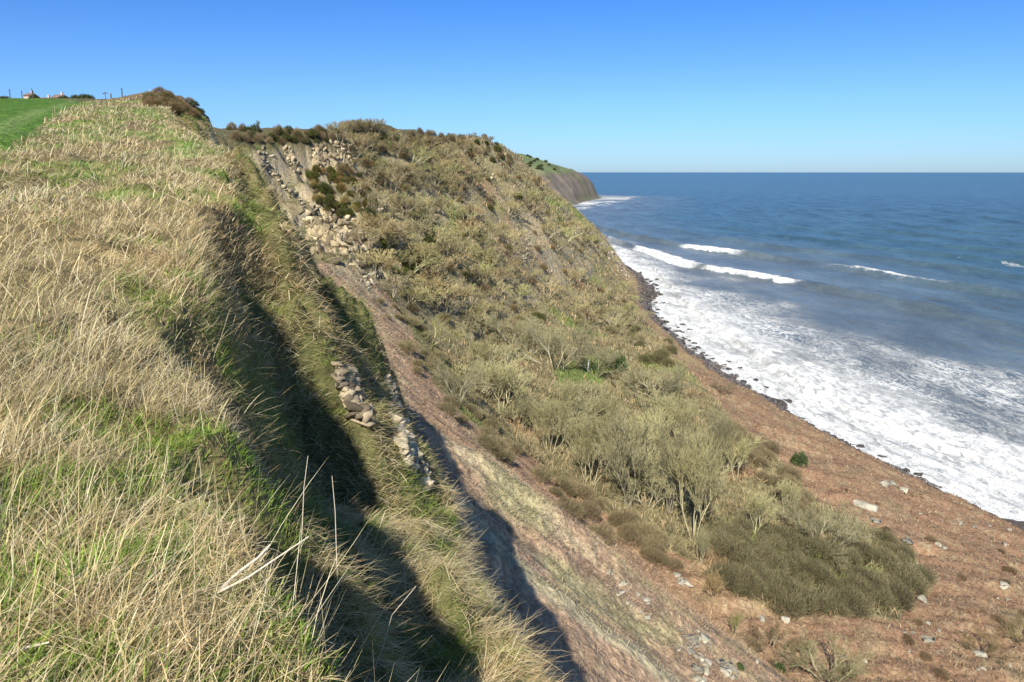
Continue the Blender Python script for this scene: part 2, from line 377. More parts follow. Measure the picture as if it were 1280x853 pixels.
def build_sea():
    th = np.concatenate([np.linspace(-30, -1, 60)[:-1], np.linspace(-1, 46, 760)[:-1], np.linspace(46, 150, 80)])
    r = np.concatenate([np.exp(np.linspace(math.log(85), math.log(3000), 1000)), np.exp(np.linspace(math.log(3050), math.log(90000), 60))])
    T, Rr = np.meshgrid(np.radians(th), r)
    X = Rr * np.sin(T); Y = Rr * np.cos(T)
    wob = 6 * fbm(X * .012, Y * .012, 3, 301) * ss(80, 160, X - shore_x(Y) + 60)
    ph, c = wave_phase(X + wob, Y)
    off = X - c[0]
    fr = ph - np.round(ph)                       # <0 landward of a crest
    kf = np.round(ph)
    near = 1 - ss(900, 2500, Rr)
    amp = np.where(kf < 1, 0, np.where(kf == 1, 2.0, np.where(kf == 2, 4.2, np.where(kf == 3, 4.4, 3.0))))
    face = np.where(fr < 0, np.exp(-(fr / .075) ** 2), np.exp(-(fr / .17) ** 2))
    var = .8 + .35 * fbm(Y * .02, X * .01, 2, 303)
    Z = amp * face * var * near
    ax = X * .917 + Y * .398; ay = -X * .398 + Y * .917
    swl = (fbm(ax * .055, ay * .010, 3, 341) * 1.0 + fbm(ax * .16, ay * .05, 3, 343) * .8) * (.35 + .65 * ss(30, 120, off))
    b3 = ph * 4 - np.round(ph * 4); bore = (ph < .93) * (off > 3) * np.exp(-(b3 / .13) ** 2) * (.6 + .5 * fbm(ay * .03, ax * .02, 2, 351)); Z = Z + .75 * bore * near
    chop = swl + fbm(X * .25, Y * .16, 4, 305) * .28 + fbm(X * .07, Y * .05, 3, 307) * .35
    Z = SEA + .15 + (Z + chop * ss(2, 30, off)) * (1 - .85 * ss(1500, 3000, Rr))
    # foam
    n1 = fbm(X * .05, Y * .035, 4, 311); n2 = fbm(X * .22, Y * .15, 4, 313); n3 = fbm(X * .7, Y * .5, 3, 315)
    hvo = np.interp(Y, [0, 100, 150, 207, 282, 384, 565, 640, 760, 1200, 1345, 1700, 1990, 2100, 2300], [170, 130, 113, 112, 103, 99, 100, 95, 60, 40, 115, 230, 330, 260, 0]) 
    lco = np.interp(Y, [0, 100, 150, 224, 297, 384, 565, 640, 760, 1200, 1345, 1700, 1990, 2100, 2300], [260, 210, 190, 158, 124, 110, 104, 98, 62, 42, 120, 245, 350, 280, 0])
    heavy = ss(10, -9, X - hvo + 13 * n1) * (.58 + .42 * ss(-.45, .15, n2 + .4 * n1)); heavy = np.maximum(heavy, ss(22, 4, off + 10 * n1) * .97) 
    lace = ss(34, -14, X - lco + 30 * n1)
    far = Y > 1150
    heavy = np.where(far, ss(20, -10, X - hvo + 70 * n1) * ss(.45, -.1, np.abs(fbm(X * .004, Y * .02, 3, 321))), heavy)
    heavy = np.where(far, heavy, heavy * (1 - .55 * ss(.05, .35, fbm(ax * .11, ay * .022, 4, 361)) * ss(3, 14, off)) )
    heavy = np.where(far, heavy, np.maximum(heavy, bore * ss(12, -4, X - hvo + 8 * n1) * 1.0))
    lace = np.where(far, heavy, lace)
    br = np.zeros_like(X)
    yb = lambda a, b, sft: ss(a - sft, a + sft, Y) * ss(b + sft, b - sft, Y)
    crest = lambda lo, hi: ss(lo, lo + .03, fr + .05 * n2 + .04 * n1) * ss(hi, hi - .05, fr + .07 * n2)
    br = np.maximum(br, (kf == 2) * crest(-.10, .04) * yb(432, 500, 5))
    br = np.maximum(br, (kf == 2) * crest(-.30, .14) * yb(510, 640, 6))
    br = np.maximum(br, (kf == 3) * crest(-.045, .02) * yb(440, 530, 30) * ss(-.25, .1, fbm(Y * .06, X * .0, 2, 325)))
    br = np.maximum(br, (kf == 3) * crest(-.12, .04) * yb(590, 650, 8))
    br = np.maximum(br, (kf == 1) * crest(-.45, .10) * yb(60, 235, 25) * .95)
    caps = (fbm(X * .05, Y * .03, 4, 331) > .56) * (n2 > .1) * ss(120, 200, off) * (1 - ss(500, 900, Rr)) * .5
    foam = np.clip(np.maximum(heavy, np.maximum(br, caps)), 0, 1)
    foam = np.where(off < 1.5, foam * .8, foam)
    C = np.stack([foam, lace, np.clip(off / 260, 0, 1)], -1)
    # third channel: distance offshore; the water is paler and greyer near the shore
    n, m = X.shape
    V = np.stack([X, Y, Z], -1).reshape(-1, 3)
    i = np.arange(n - 1)[:, None] * m + np.arange(m - 1)[None]
    Fq = np.stack([i, i + 1, i + m + 1, i + m], -1).reshape(-1, 4)[:, ::-1]
    keep = (X[:-1, :-1] > shore_x(Y[:-1, :-1]) - 25).ravel() | (Rr[:-1, :-1].ravel() > 2400)
    m_, nt, N, L = nodes('sea_water')
    out = N.new('ShaderNodeOutputMaterial')
    a = N.new('ShaderNodeAttribute'); a.attribute_name = 'tint'
    sep = N.new('ShaderNodeSeparateColor'); L.new(a.outputs['Color'], sep.inputs[0])
    tc = N.new('ShaderNodeTexCoord'); mp = N.new('ShaderNodeMapping'); mp.inputs['Scale'].default_value = (1, .42, 1)
    mp.inputs['Rotation'].default_value = (0, 0, -.41)
    L.new(tc.outputs['Object'], mp.inputs[0])
    def noise(sc, det, ro=.6, dist=0):
        q = N.new('ShaderNodeTexNoise'); q.inputs['Scale'].default_value = sc; q.inputs['Detail'].default_value = det
        q.inputs['Roughness'].default_value = ro; q.inputs['Distortion'].default_value = dist; L.new(mp.outputs[0], q.inputs['Vector']); return q.outputs['Fac']
    def mth(op, x, y=None, z=None, clamp=False):
        q = N.new('ShaderNodeMath'); q.operation = op; q.use_clamp = clamp
        for k, w in enumerate((x, y, z)):
            if w is None: continue
            if isinstance(w, (int, float)): q.inputs[k].default_value = w
            else: L.new(w, q.inputs[k])
        return q.outputs[0]
    def mr(x, a0, a1, b0, b1):
        q = N.new('ShaderNodeMapRange'); L.new(x, q.inputs[0])
        for k, w in zip((1, 2, 3, 4), (a0, a1, b0, b1)): q.inputs[k].default_value = w
        return q.outputs[0]
    # lacy threads: ridges of a distorted noise
    rid = lambda sc, wd: mr(mth('ABSOLUTE', mth('SUBTRACT', noise(sc, 4, .55, 1.4), .5)), 0, wd, 1, 0)
    threads = mth('MAXIMUM', rid(.13, .05), mth('MULTIPLY', rid(.34, .07), .9))
    patchn = mr(noise(.045, 5, .6, .5), .42, .66, 0, 1)
    lacef = mth('MULTIPLY', mth('MULTIPLY', mth('MAXIMUM', threads, mth('MULTIPLY', patchn, .38)), sep.outputs[1]), mr(noise(.03, 3), .35, .6, .2, 1.1))
    # solid foam broken up by small holes
    holes = mr(noise(.5, 5, .62, .8), .35, .54, 0.33, 1)
    hv = mth('MULTIPLY', sep.outputs[0], mth('MAXIMUM', holes, mr(sep.outputs[0], .8, 1, 0, .5)))
    fo = mth('MAXIMUM', hv, lacef, clamp=True)
    deep = N.new('ShaderNodeMix'); deep.data_type = 'RGBA'
    deep.inputs['A'].default_value = (.15, .165, .17, 1); deep.inputs['B'].default_value = (.052, .105, .135, 1)
    cd = N.new('ShaderNodeCameraData')
    L.new(mr(sep.outputs[2], 0, 1, 0, 1), deep.inputs['Factor'])
    bands = N.new('ShaderNodeMix'); bands.data_type = 'RGBA'; bands.blend_type = 'MULTIPLY'; bands.inputs['Factor'].default_value = 1
    L.new(deep.outputs['Result'], bands.inputs['A'])
    vv = mr(noise(.03, 8, .72), .3, .7, .55, 1.35); cmb = N.new('ShaderNodeCombineColor')
    for k in range(3): L.new(vv, cmb.inputs[k])
    L.new(cmb.outputs[0], bands.inputs['B'])
    base = N.new('ShaderNodeMix'); base.data_type = 'RGBA'; L.new(fo, base.inputs['Factor'])
    L.new(bands.outputs['Result'], base.inputs['A'])
    fcol = N.new('ShaderNodeMix'); fcol.data_type = 'RGBA'; fcol.inputs['A'].default_value = (.62, .62, .60, 1); fcol.inputs['B'].default_value = (.86, .85, .80, 1)
    L.new(mr(noise(.35, 5, .7), .3, .65, 0, 1), fcol.inputs['Factor']); L.new(fcol.outputs['Result'], base.inputs['B'])
    b = N.new('ShaderNodeBsdfPrincipled'); L.new(base.outputs['Result'], b.inputs['Base Color'])
    L.new(mr(fo, 0, .5, .32, .9), b.inputs['Roughness']); b.inputs['IOR'].default_value = 1.33
    L.new(mr(fo, 0, .5, .45, .1), b.inputs['Specular IOR Level'])
    bp = N.new('ShaderNodeBump'); bp.inputs['Distance'].default_value = 1.0; bp.inputs['Strength'].default_value = 1
    hgt = mth('ADD', mth('MULTIPLY', noise(.12, 8, .7), 2.2), mth('MULTIPLY', fo, mth('MULTIPLY', noise(.5, 5, .7), .45)))
    L.new(hgt, bp.inputs['Height']); L.new(bp.outputs[0], b.inputs['Normal'])
    L.new(b.outputs[0], out.inputs[0])
    o = mesh_np('sea', V, Fq[keep], m_, C.reshape(-1, 3), smooth=True)
    tag(o, 'blue grey sea with swell lines and white surf along the shore', 'sea', kind='structure')
build_sea()
# ------------------------------------------------------------------ blades: one ribbon per leaf of grass, fern stem or twig
def blades(P, az, lean, curve, Ln, Wd, col, wang=None, tipcol=1.15):
    n = len(P)
    up = np.array([0, 0, 1.0]); D = np.stack([np.sin(az), np.cos(az), np.zeros(n)], -1)
    if wang is None: wang = RNG.uniform(0, math.pi, n)
    Wv = np.stack([np.cos(wang), np.sin(wang), np.zeros(n)], -1) * (Wd / 2)[:, None]
    V = []
    for t, ww in ((0, 1), (.4, .85), (.75, .6), (1, 0)):
        a = lean + curve * t
        c = P + (D * np.sin(a)[:, None] + up * np.cos(a)[:, None]) * (Ln * t)[:, None]
        if ww > 0: V += [c - Wv * ww, c + Wv * ww]
        else: V += [c]
    V = np.stack(V, 1).reshape(-1, 3)
    b = (np.arange(n) * 7)[:, None]
    Q = np.concatenate([b + np.array([[0, 1, 3, 2]]), b + np.array([[2, 3, 5, 4]])], 0); T = b + np.array([[4, 5, 6]])
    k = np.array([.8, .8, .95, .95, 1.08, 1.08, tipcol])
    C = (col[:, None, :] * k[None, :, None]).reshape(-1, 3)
    return V, Q, T, np.clip(C, 0, 1)
def polar(n, r0, r1, a0, a1, p=1.0):
    r = np.exp(math.log(r0) + (math.log(r1) - math.log(r0)) * RNG.random(n) ** p)
    t = np.radians(RNG.uniform(a0, a1, n)); return r * np.sin(t), r * np.cos(t), r
def pick(arr, n): return np.asarray(arr)[RNG.integers(0, len(arr), n)]
DRY = np.array([1.2, 1.2, 1.12]) * np.array([(.50, .41, .245), (.58, .49, .31), (.43, .335, .19), (.47, .36, .21), (.36, .27, .15), (.62, .55, .38), (.40, .35, .17)])
GRN = np.array([1.12, 1.12, 1]) * np.array([(.15, .24, .04), (.19, .29, .05), (.11, .18, .03), (.25, .33, .07), (.21, .24, .06)])
def field_x(Y): return np.interp(Y, [-60, 0, 23, 110, 400], [-30, -14, -15.5, -60, -220])
def grassland():
    # --- clifftop
    N_ = 400000
    X, Y, R = polar(N_, 1.0, 118, -60, 14, .92)
    # more than half of the blades stand in tussocks
    nc = 15000
    cx, cy, cr = polar(nc, 1.0, 100, -60, 14, .92); ci = RNG.integers(0, nc, N_); intus = RNG.random(N_) < .6
    ca = RNG.uniform(0, 6.283, N_); crad = (.02 + .085 * RNG.random(N_)) * np.interp(cr[ci], [1, 10, 40, 100], [1, 1.5, 3.5, 7]) 
    X = np.where(intus, cx[ci] + np.sin(ca) * crad, X); Y = np.where(intus, cy[ci] + np.cos(ca) * crad, Y)
    ctone = RNG.uniform(.72, 1.22, nc)[ci]; csz = RNG.uniform(.6, 1.35, nc)[ci]
    # the bank below the lip
    nb = 200000; Yb = np.exp(RNG.uniform(math.log(2.2), math.log(90), nb)); Wb = np.interp(Yb, WY, WX); sb = RNG.uniform(-.1, 1, nb) * (Wb + 1.9); Xb = np.interp(Yb, LIPY, LIPX) + sb
    X = np.concatenate([X, Xb]); Y = np.concatenate([Y, Yb]); z0 = np.zeros(nb)
    intus = np.concatenate([intus, z0 > 1]); ca = np.concatenate([ca, z0]); ctone = np.concatenate([ctone, z0 + 1]); csz = np.concatenate([csz, z0 + 1]); R = np.hypot(X, Y)
    s = lip_s(X, Y); W = np.interp(Y, WY, WX)
    k = (s < W + 1.9) & (X > field_x(Y) - .3) & (Y > -.5)
    X, Y, R, s, W, intus, ca, ctone, csz = [q[k] for q in (X, Y, R, s, W, intus, ca, ctone, csz)]; n = len(X)
    Z = ground(X, Y)
    g = fbm(X * .55, Y * .40, 3, 501) + .35 * fbm(X * .13, Y * .10, 2, 503) - .12
    bank = ss(0, .9, s)
    pg = np.clip(.70 + .14 * ss(6, 3, R) + 2.2 * g + 1.3 * fbm(X * 1.7, Y * 1.7, 2, 509), .06, .98); pg = pg * (1 - ss(14, 34, R) * .62); pg = np.where(bank > .5, np.clip(.50 + 2.2 * fbm(X * 1.3, Y * 1.0, 3, 517), .08, .92), pg)
    green = RNG.random(n) < pg
    mat = (~green) & (RNG.random(n) < np.where(intus, .25, .75))
    col = np.where(green[:, None], pick(GRN, n), pick(DRY, n)) * RNG.uniform(.75, 1.2, n)[:, None]
    pk = fbm(X * .2, Y * .2, 3, 507)[:, None]
    col = np.where(green[:, None], col, col * (1 + .25 * pk * np.array([[.9, 0.4, 0]])))
    far = ss(10, 45, R)[:, None]
    col = col * ctone[:, None]; col = col * (1 - far) + far * (col * .55 + .45 * np.where(green[:, None], np.array([[.17, .20, .06]]), np.array([[.47, .38, .22]])))
    Ln = np.where(green, RNG.uniform(.08, .24, n), np.where(mat, RNG.uniform(.12, .38, n), (.08 + .27 * RNG.random(n) ** 2.0) * (1 + .7 * fbm(X * .8, Y * .8, 2, 511))))
    Ln = Ln * csz * np.where(intus & ~green, 1.15, .85) * (1 - .55 * np.exp(-(s / .5) ** 2) * (Y < 7))
    Ln = Ln * (1 - .35 * ss(1.8, 1.0, R)) * (1 + .3 * ss(15, 60, R))
    az0 = 1.25 + 1.1 * fbm(X * .35, Y * .35, 2, 513)
    az = np.where(mat | (green & (RNG.random(n) < .5)), RNG.uniform(0, 6.28, n), az0 + RNG.normal(0, .55, n))
    az = np.where(intus, np.arctan2(np.sin(ca) + .75 * np.sin(az0), np.cos(ca) + .75 * np.cos(az0)) + RNG.normal(0, .25, n), az)
    lean = np.where(mat, RNG.uniform(1.0, 1.5, n), np.where(green, RNG.uniform(.1, .8, n), RNG.uniform(.12, .75, n)))
    cur = np.where(mat, RNG.uniform(-.2, .4, n), RNG.uniform(.0, .9, n) * np.where(green, 1, .7))
    yel = (bank > .3) & (RNG.random(n) < .45) & green; col = np.where(yel[:, None], col * .3 + np.array([[.25, .23, .08]]) * .8, col)
    az = np.where(bank > .5, 1.5 + RNG.normal(0, .8, n), az); lean = lean + bank * .35; Ln = Ln * (1 + .25 * bank * RNG.random(n))
    Wd = np.maximum(np.where(green, RNG.uniform(.003, .0075, n), RNG.uniform(.0018, .0048, n)), R * .00085 * RNG.uniform(.6, 1.3, n))
    P = np.stack([X, Y, Z - .01 + mat * RNG.uniform(0, .10, n)], -1)
    for nm, m, lb in (('green_grass', green, 'short fresh green grass growing in patches between the straw'), ('dry_grass', ~green, 'long bleached dry grass covering the clifftop edge')):
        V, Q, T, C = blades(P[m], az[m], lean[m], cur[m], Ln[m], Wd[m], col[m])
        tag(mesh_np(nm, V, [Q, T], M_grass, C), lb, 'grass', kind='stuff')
    # --- tall pale flower stalks standing above the grass
    n = 1500
    X, Y, R = polar(n, 1.3, 32, -44, 6, .75); s = lip_s(X, Y)
    k = (s < .5) & (X > field_x(Y) + .5) & (fbm(X * .5, Y * .5, 2, 521) > -.12); X, Y, R = X[k], Y[k], R[k]; n = len(X)
    P = np.stack([X, Y, ground(X, Y) - .02], -1)
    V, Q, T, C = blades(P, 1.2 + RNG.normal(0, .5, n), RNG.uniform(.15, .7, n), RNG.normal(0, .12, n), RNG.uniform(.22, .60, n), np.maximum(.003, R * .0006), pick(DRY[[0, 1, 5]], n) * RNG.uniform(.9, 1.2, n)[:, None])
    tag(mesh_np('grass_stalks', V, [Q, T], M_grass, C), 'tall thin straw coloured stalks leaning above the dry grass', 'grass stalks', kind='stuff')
    # --- stiff stalks along the near lip, dark slope behind them
    n = 300
    t = RNG.uniform(2.3, 5.2, n); X = np.interp(t, LIPY, LIPX) - np.abs(RNG.normal(0, .35, n)) + .12; Y = t
    P = np.stack([X, Y, ground(X, Y) - .02], -1)
    V, Q, T, C = blades(P, RNG.uniform(0, 6.28, n), RNG.uniform(.02, .4, n), RNG.normal(.1, .2, n), RNG.uniform(.15, .38, n), np.full(n, .0036), pick(DRY, n) * 1.05)
    tag(mesh_np('edge_stalks', V, [Q, T], M_grass, C), 'stiff pale grass stems standing along the crumbling clifftop edge', 'grass stalks', kind='stuff')
    # --- undercliff: litter of every kind of cover, in the colour of the ground it grows from
    N_ = 380000
    X, Y, R = polar(N_, 34, 420, -24, 46, .85)
    Yt = RNG.uniform(22, 125, 130000); Xt = np.interp(Yt, STA[:, 0], STA[:, 5]) - RNG.uniform(-1, 34, 130000); X = np.concatenate([X, Xt]); Y = np.concatenate([Y, Yt]); R = np.hypot(X, Y)
    Z = ground(X, Y); sh = shore_x(Y)
    h = .5; gx = (ground(X + h, Y, False) - Z) / h; gy = (ground(X, Y + h, False) - Z) / h
    steep = np.hypot(gx, gy)
    k = (Z > SEA + 3.3) & (X < sh - 2) & (lip_s(X, Y) > W_at(Y) + 1) & (steep < 2.2)
    X, Y, R, Z, steep = X[k], Y[k], R[k], Z[k], steep[k]; n = len(X)
    C0 = cover(X, Y, Z, steep * 0); wm = wood_mask(X, Y, Z)
    ys = STA[:, 0]; foot = np.interp(Y, ys, STA[:, 5]); tal = (X < foot - 2 + RNG.normal(0, 2, n)) & (Y < 160)
    tone = RNG.uniform(.6, 1.45, n)[:, None] * (1 + .3 * fbm(X * .5, Y * .5, 3, 531))[:, None]
    C0 = C0 * tone
    gold = (RNG.random(n) < .14)[:, None]; C0 = np.where(gold & ~tal[:, None], np.array([[.42, .30, .17]]) * tone, C0)
    Ln = np.where(tal, RNG.uniform(.10, .34, n), np.where(wm, RNG.uniform(.4, 1.5, n), RNG.uniform(.18, .62, n)))
    Wd = np.maximum(np.where(wm, .02, .03), R * .00085 * RNG.uniform(.7, 1.5, n))
    az = np.where(wm, RNG.uniform(0, 6.28, n), 1.0 + .8 * fbm(X * .2, Y * .2, 2, 535) + RNG.normal(0, .9, n)); lean = np.where(wm, RNG.uniform(0, .7, n), RNG.uniform(.5, 1.45, n))
    P = np.stack([X, Y, Z - .02], -1)
    for nm, m, lb, ct in (('bracken', ~tal & ~wm, 'rust brown dead bracken covering the slope down to the shore', 'bracken'),
                          ('slope_grass', tal, 'sparse withered grass and heather on the bare brown slope', 'grass'),
                          ('undergrowth', wm, 'olive brown brambles and twigs under the bare trees', 'undergrowth')):
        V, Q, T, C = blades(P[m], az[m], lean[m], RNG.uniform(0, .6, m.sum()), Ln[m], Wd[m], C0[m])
        tag(mesh_np(nm, V, [Q, T], M_grass if nm != 'undergrowth' else M_twigs_plain, C), lb, ct, kind='stuff')
def W_at(Y): return np.interp(Y, WY, WX)
M_twigs_plain = mat_tint('undergrowth_twigs', .9)
grassland()

# ------------------------------------------------------------------ bare trees and shrubs
def obj_tint_mat(name, trans=0.0):
    m = mat_tint(name, .9, trans); nt = m.node_tree; N, L = nt.nodes, nt.links
    b = [q for q in N if q.type == 'BSDF_PRINCIPLED'][0]; a = [q for q in N if q.type == 'ATTRIBUTE'][0]
    oi = N.new('ShaderNodeObjectInfo'); mx = N.new('ShaderNodeMix'); mx.data_type = 'RGBA'; mx.blend_type = 'MULTIPLY'; mx.inputs['Factor'].default_value = 1
    L.new(a.outputs['Color'], mx.inputs['A']); L.new(oi.outputs['Color'], mx.inputs['B']); L.new(mx.outputs['Result'], b.inputs['Base Color'])
    for q in N:
        if q.type == 'BSDF_TRANSLUCENT': L.new(mx.outputs['Result'], q.inputs['Color'])
    return m
M_crown = obj_tint_mat('bare_twigs'); M_trunk = obj_tint_mat('tree_bark'); M_leaf = obj_tint_mat('evergreen_leaves', .15)
def grow(rng, H, stems, spread, levels, fork, shrink, r0, upw=.25, ang=.42):
    big, small = [], []
    def rec(p, d, ln, r, lv):
        nseg = 3 if lv < 2 else 2; q = p; dd = d
        for i in range(nseg):
            j = Vector([rng.gauss(0, .10) for _ in range(3)])
            dd = (dd + j + Vector((0, 0, upw * .22))).normalized()
            e = q + dd * (ln / nseg); ra = r * (1 - .3 * i / nseg); rb = r * (1 - .3 * (i + 1) / nseg)
            (big if lv < 2 else small).append((*q, *e, ra, rb, lv)); q = e
            if lv >= 1 and lv < levels and i < nseg - 1 and rng.random() < .8:
                ax = Vector([rng.gauss(0, 1) for _ in range(3)]).cross(dd).normalized()
                rec(q, (dd + ax * math.tan(ang * rng.uniform(.9, 1.6))).normalized(), ln * shrink * .75, r * .5, lv + 1)
        if lv < levels:
            for _ in range(fork if rng.random() < .75 else fork - 1):
                ax = Vector([rng.gauss(0, 1) for _ in range(3)]).cross(dd).normalized()
                rec(q, (dd + ax * math.tan(ang * rng.uniform(.5, 1.2))).normalized(), ln * shrink * rng.uniform(.8, 1.15), r * .62, lv + 1)
    for i in range(stems):
        a = 6.283 * i / stems + rng.uniform(-.5, .5); t = spread * rng.uniform(.4, 1.1) if stems > 1 else .05
        d = Vector((math.cos(a) * math.sin(t), math.sin(a) * math.sin(t), math.cos(t)))
        rec(Vector((math.cos(a) * .05 * stems, math.sin(a) * .05 * stems, -.3)), d, H * .30 * rng.uniform(.85, 1.1), r0 * rng.uniform(.7, 1), 0)
    return big, small
def tree_proto(name, seed, H=10, stems=4, spread=.5, levels=5, fork=3, shrink=.72, r0=.16, twig=.022, ccol=(.34, .31, .16), tcol=(.36, .32, .22), upw=.25, ang=.42, tiplight=1.15):
    rng = random.Random(seed)
    big, small = grow(rng, H, stems, spread, levels, fork, shrink, r0, upw, ang)
    A = np.array(small); zt = A[:, 5].max(); k = H / zt
    B = np.array(big); A[:, :8] *= k; B[:, :8] *= k
    A[:, 6] = np.maximum(A[:, 6], twig); A[:, 7] = np.maximum(A[:, 7], twig * .6)
    root = empty(name, (0, 0, 0))
    V, Fq = tubes(B[:, :8], 6); C = np.repeat(np.array([tcol]) * RNG.uniform(.85, 1.1, len(B))[:, None], 12, 0)
    mesh_np('trunk', V, Fq, M_trunk, C, root, smooth=True)
    V, Fq = tubes(A[:, :8], 3); lv = A[:, 8] / levels
    c = np.array(tcol)[None] * (1 - lv[:, None]) + np.array(ccol)[None] * lv[:, None]
    C = np.repeat(c * RNG.uniform(.75, tiplight, len(A))[:, None], 6, 0)
    mesh_np('crown', V, Fq, M_crown, C, root)
    root['h'] = H; return root
def leafy_proto(name, seed, H=2, n=900, ccol=(.07, .10, .03), R=1.1, stemcol=(.12, .09, .06), M=None, leaf=.10, low=.15, twiggy=0.0, tcol=None):
    """rounded shrub: a shell of small leaves or twigs on radiating stems"""
    rng = np.random.default_rng(seed); root = empty(name, (0, 0, 0))
    a = rng.uniform(0, 6.283, n); t = np.arccos(rng.uniform(low, 1, n)); rr = rng.uniform(.45, 1.0, n) ** .6
    lump = 1 + .28 * fbm(np.cos(a) * 1.6 + seed, np.sin(a) * 1.6 + t, 2, seed)
    P = np.stack([np.cos(a) * np.sin(t) * R, np.sin(a) * np.sin(t) * R, np.cos(t) * H], -1) * (rr * lump)[:, None]
    # stems
    m = 26; i = rng.integers(0, n, m)
    S = np.concatenate([np.stack([P[i, 0] * .08, P[i, 1] * .08, np.full(m, -.2)], -1), P[i] * .92, np.full((m, 1), .03 * H / 2), np.full((m, 1), .012)], 1)
    V, Fq = tubes(S, 4); mesh_np('stems', V, Fq, M_trunk, np.tile(np.array([stemcol]), (len(V), 1)), root)
    if twiggy > 0:
        d = P / (np.linalg.norm(P, axis=1, keepdims=True) + 1e-6); d = d + rng.normal(0, .35, (n, 3)); d[:, 2] += .35; d /= np.linalg.norm(d, axis=1, keepdims=True)
        ln = rng.uniform(.25, .6, n)[:, None] * H * .42
        S = np.concatenate([P - d * ln * .6, P + d * ln * .4, np.full((n, 1), twiggy), np.full((n, 1), twiggy * .5)], 1)
        V, Fq = tubes(S, 3); C = np.repeat(np.array([ccol]) * rng.uniform(.6, 1.35, n)[:, None], 6, 0)
    else:
        L_ = leaf * rng.uniform(.7, 1.5, n); e1 = rng.normal(0, 1, (n, 3)); e1 /= np.linalg.norm(e1, axis=1, keepdims=True); e2 = np.cross(e1, rng.normal(0, 1, (n, 3))); e2 /= np.linalg.norm(e2, axis=1, keepdims=True)
        V = np.stack([P - e1 * L_[:, None], P + e2 * L_[:, None] * .5, P + e1 * L_[:, None], P - e2 * L_[:, None] * .5], 1).reshape(-1, 3)
        Fq = (np.arange(n) * 4)[:, None] + np.arange(4)[None]; C = np.repeat(np.array([ccol]) * rng.uniform(.6, 1.5, n)[:, None], 4, 0)
    mesh_np('foliage' if twiggy == 0 else 'twigs', V, Fq, M_leaf if twiggy == 0 else M_crown, C, root)
    root['h'] = H; return root
used = set()
def place(proto, p, h, rz=None, label=None, cat='tree', group=None, tint=(1, 1, 1), wide=1.0, sink=.1):
    o = proto if proto.name not in used else copy_tree(proto)
    used.add(proto.name)
    k = h / proto['h']; o.location = (p[0], p[1], p[2] - sink); o.scale = (k * wide, k * wide, k); o.rotation_euler = (0, 0, random.uniform(0, 6.28) if rz is None else rz)
    for ch in o.children: ch.color = (*tint, 1)
    return tag(o, label, cat, group)
def px2h(p, px): return px / F * (p[1] * CP - p[2] * SP)
OLIVE = (.29, .265, .145); GREY = (.27, .24, .17); PALE = (.36, .33, .21)
TA = [tree_proto('bare_tree', 1, 12, 6, .42, 5, 3, .76, .11, .018, OLIVE, PALE, upw=.5, ang=.36),
      tree_proto('bare_tree', 2, 12, 4, .30, 5, 3, .78, .12, .018, OLIVE, (.25, .22, .15), upw=.5, ang=.36),
      tree_proto('bare_tree', 3, 10, 6, .75, 5, 3, .72, .13, .018, OLIVE, PALE, upw=.2, ang=.46),
      tree_proto('bare_tree', 4, 9, 3, .25, 5, 3, .76, .14, .018, (.40, .37, .20), PALE, upw=.4, ang=.38)]
TB = [tree_proto('hillside_tree', 11, 7, 4, .55, 4, 3, .72, .11, .035, (.34, .30, .165), (.36, .32, .23)),
      tree_proto('hillside_tree', 12, 7, 3, .40, 4, 3, .74, .12, .035, (.34, .30, .165), (.36, .32, .23)),
      tree_proto('hillside_tree', 13, 6, 6, .80, 4, 3, .70, .09, .035, (.34, .30, .165), (.36, .32, .23), upw=.1)]
SB = [leafy_proto('bare_shrub', 21, 2, 1500, (.25, .215, .12), 1.5, (.22, .18, .12), twiggy=.014), leafy_proto('bare_shrub', 22, 2, 1300, (.25, .215, .12), 1.2, (.22, .18, .12), twiggy=.014)]
SC = [leafy_proto('bramble_bush', 31, 2, 1300, (.23, .19, .115), 1.5, (.2, .16, .11), twiggy=.016), leafy_proto('bramble_bush', 32, 2, 1100, (.23, .19, .115), 1.3, (.2, .16, .11), twiggy=.016)]
DS = leafy_proto('dark_bush', 23, 2, 1800, (.07, .085, .03), 1.5, leaf=.10)
GB = leafy_proto('green_bush', 24, 2, 1500, (.06, .095, .03), 1.3, leaf=.09)
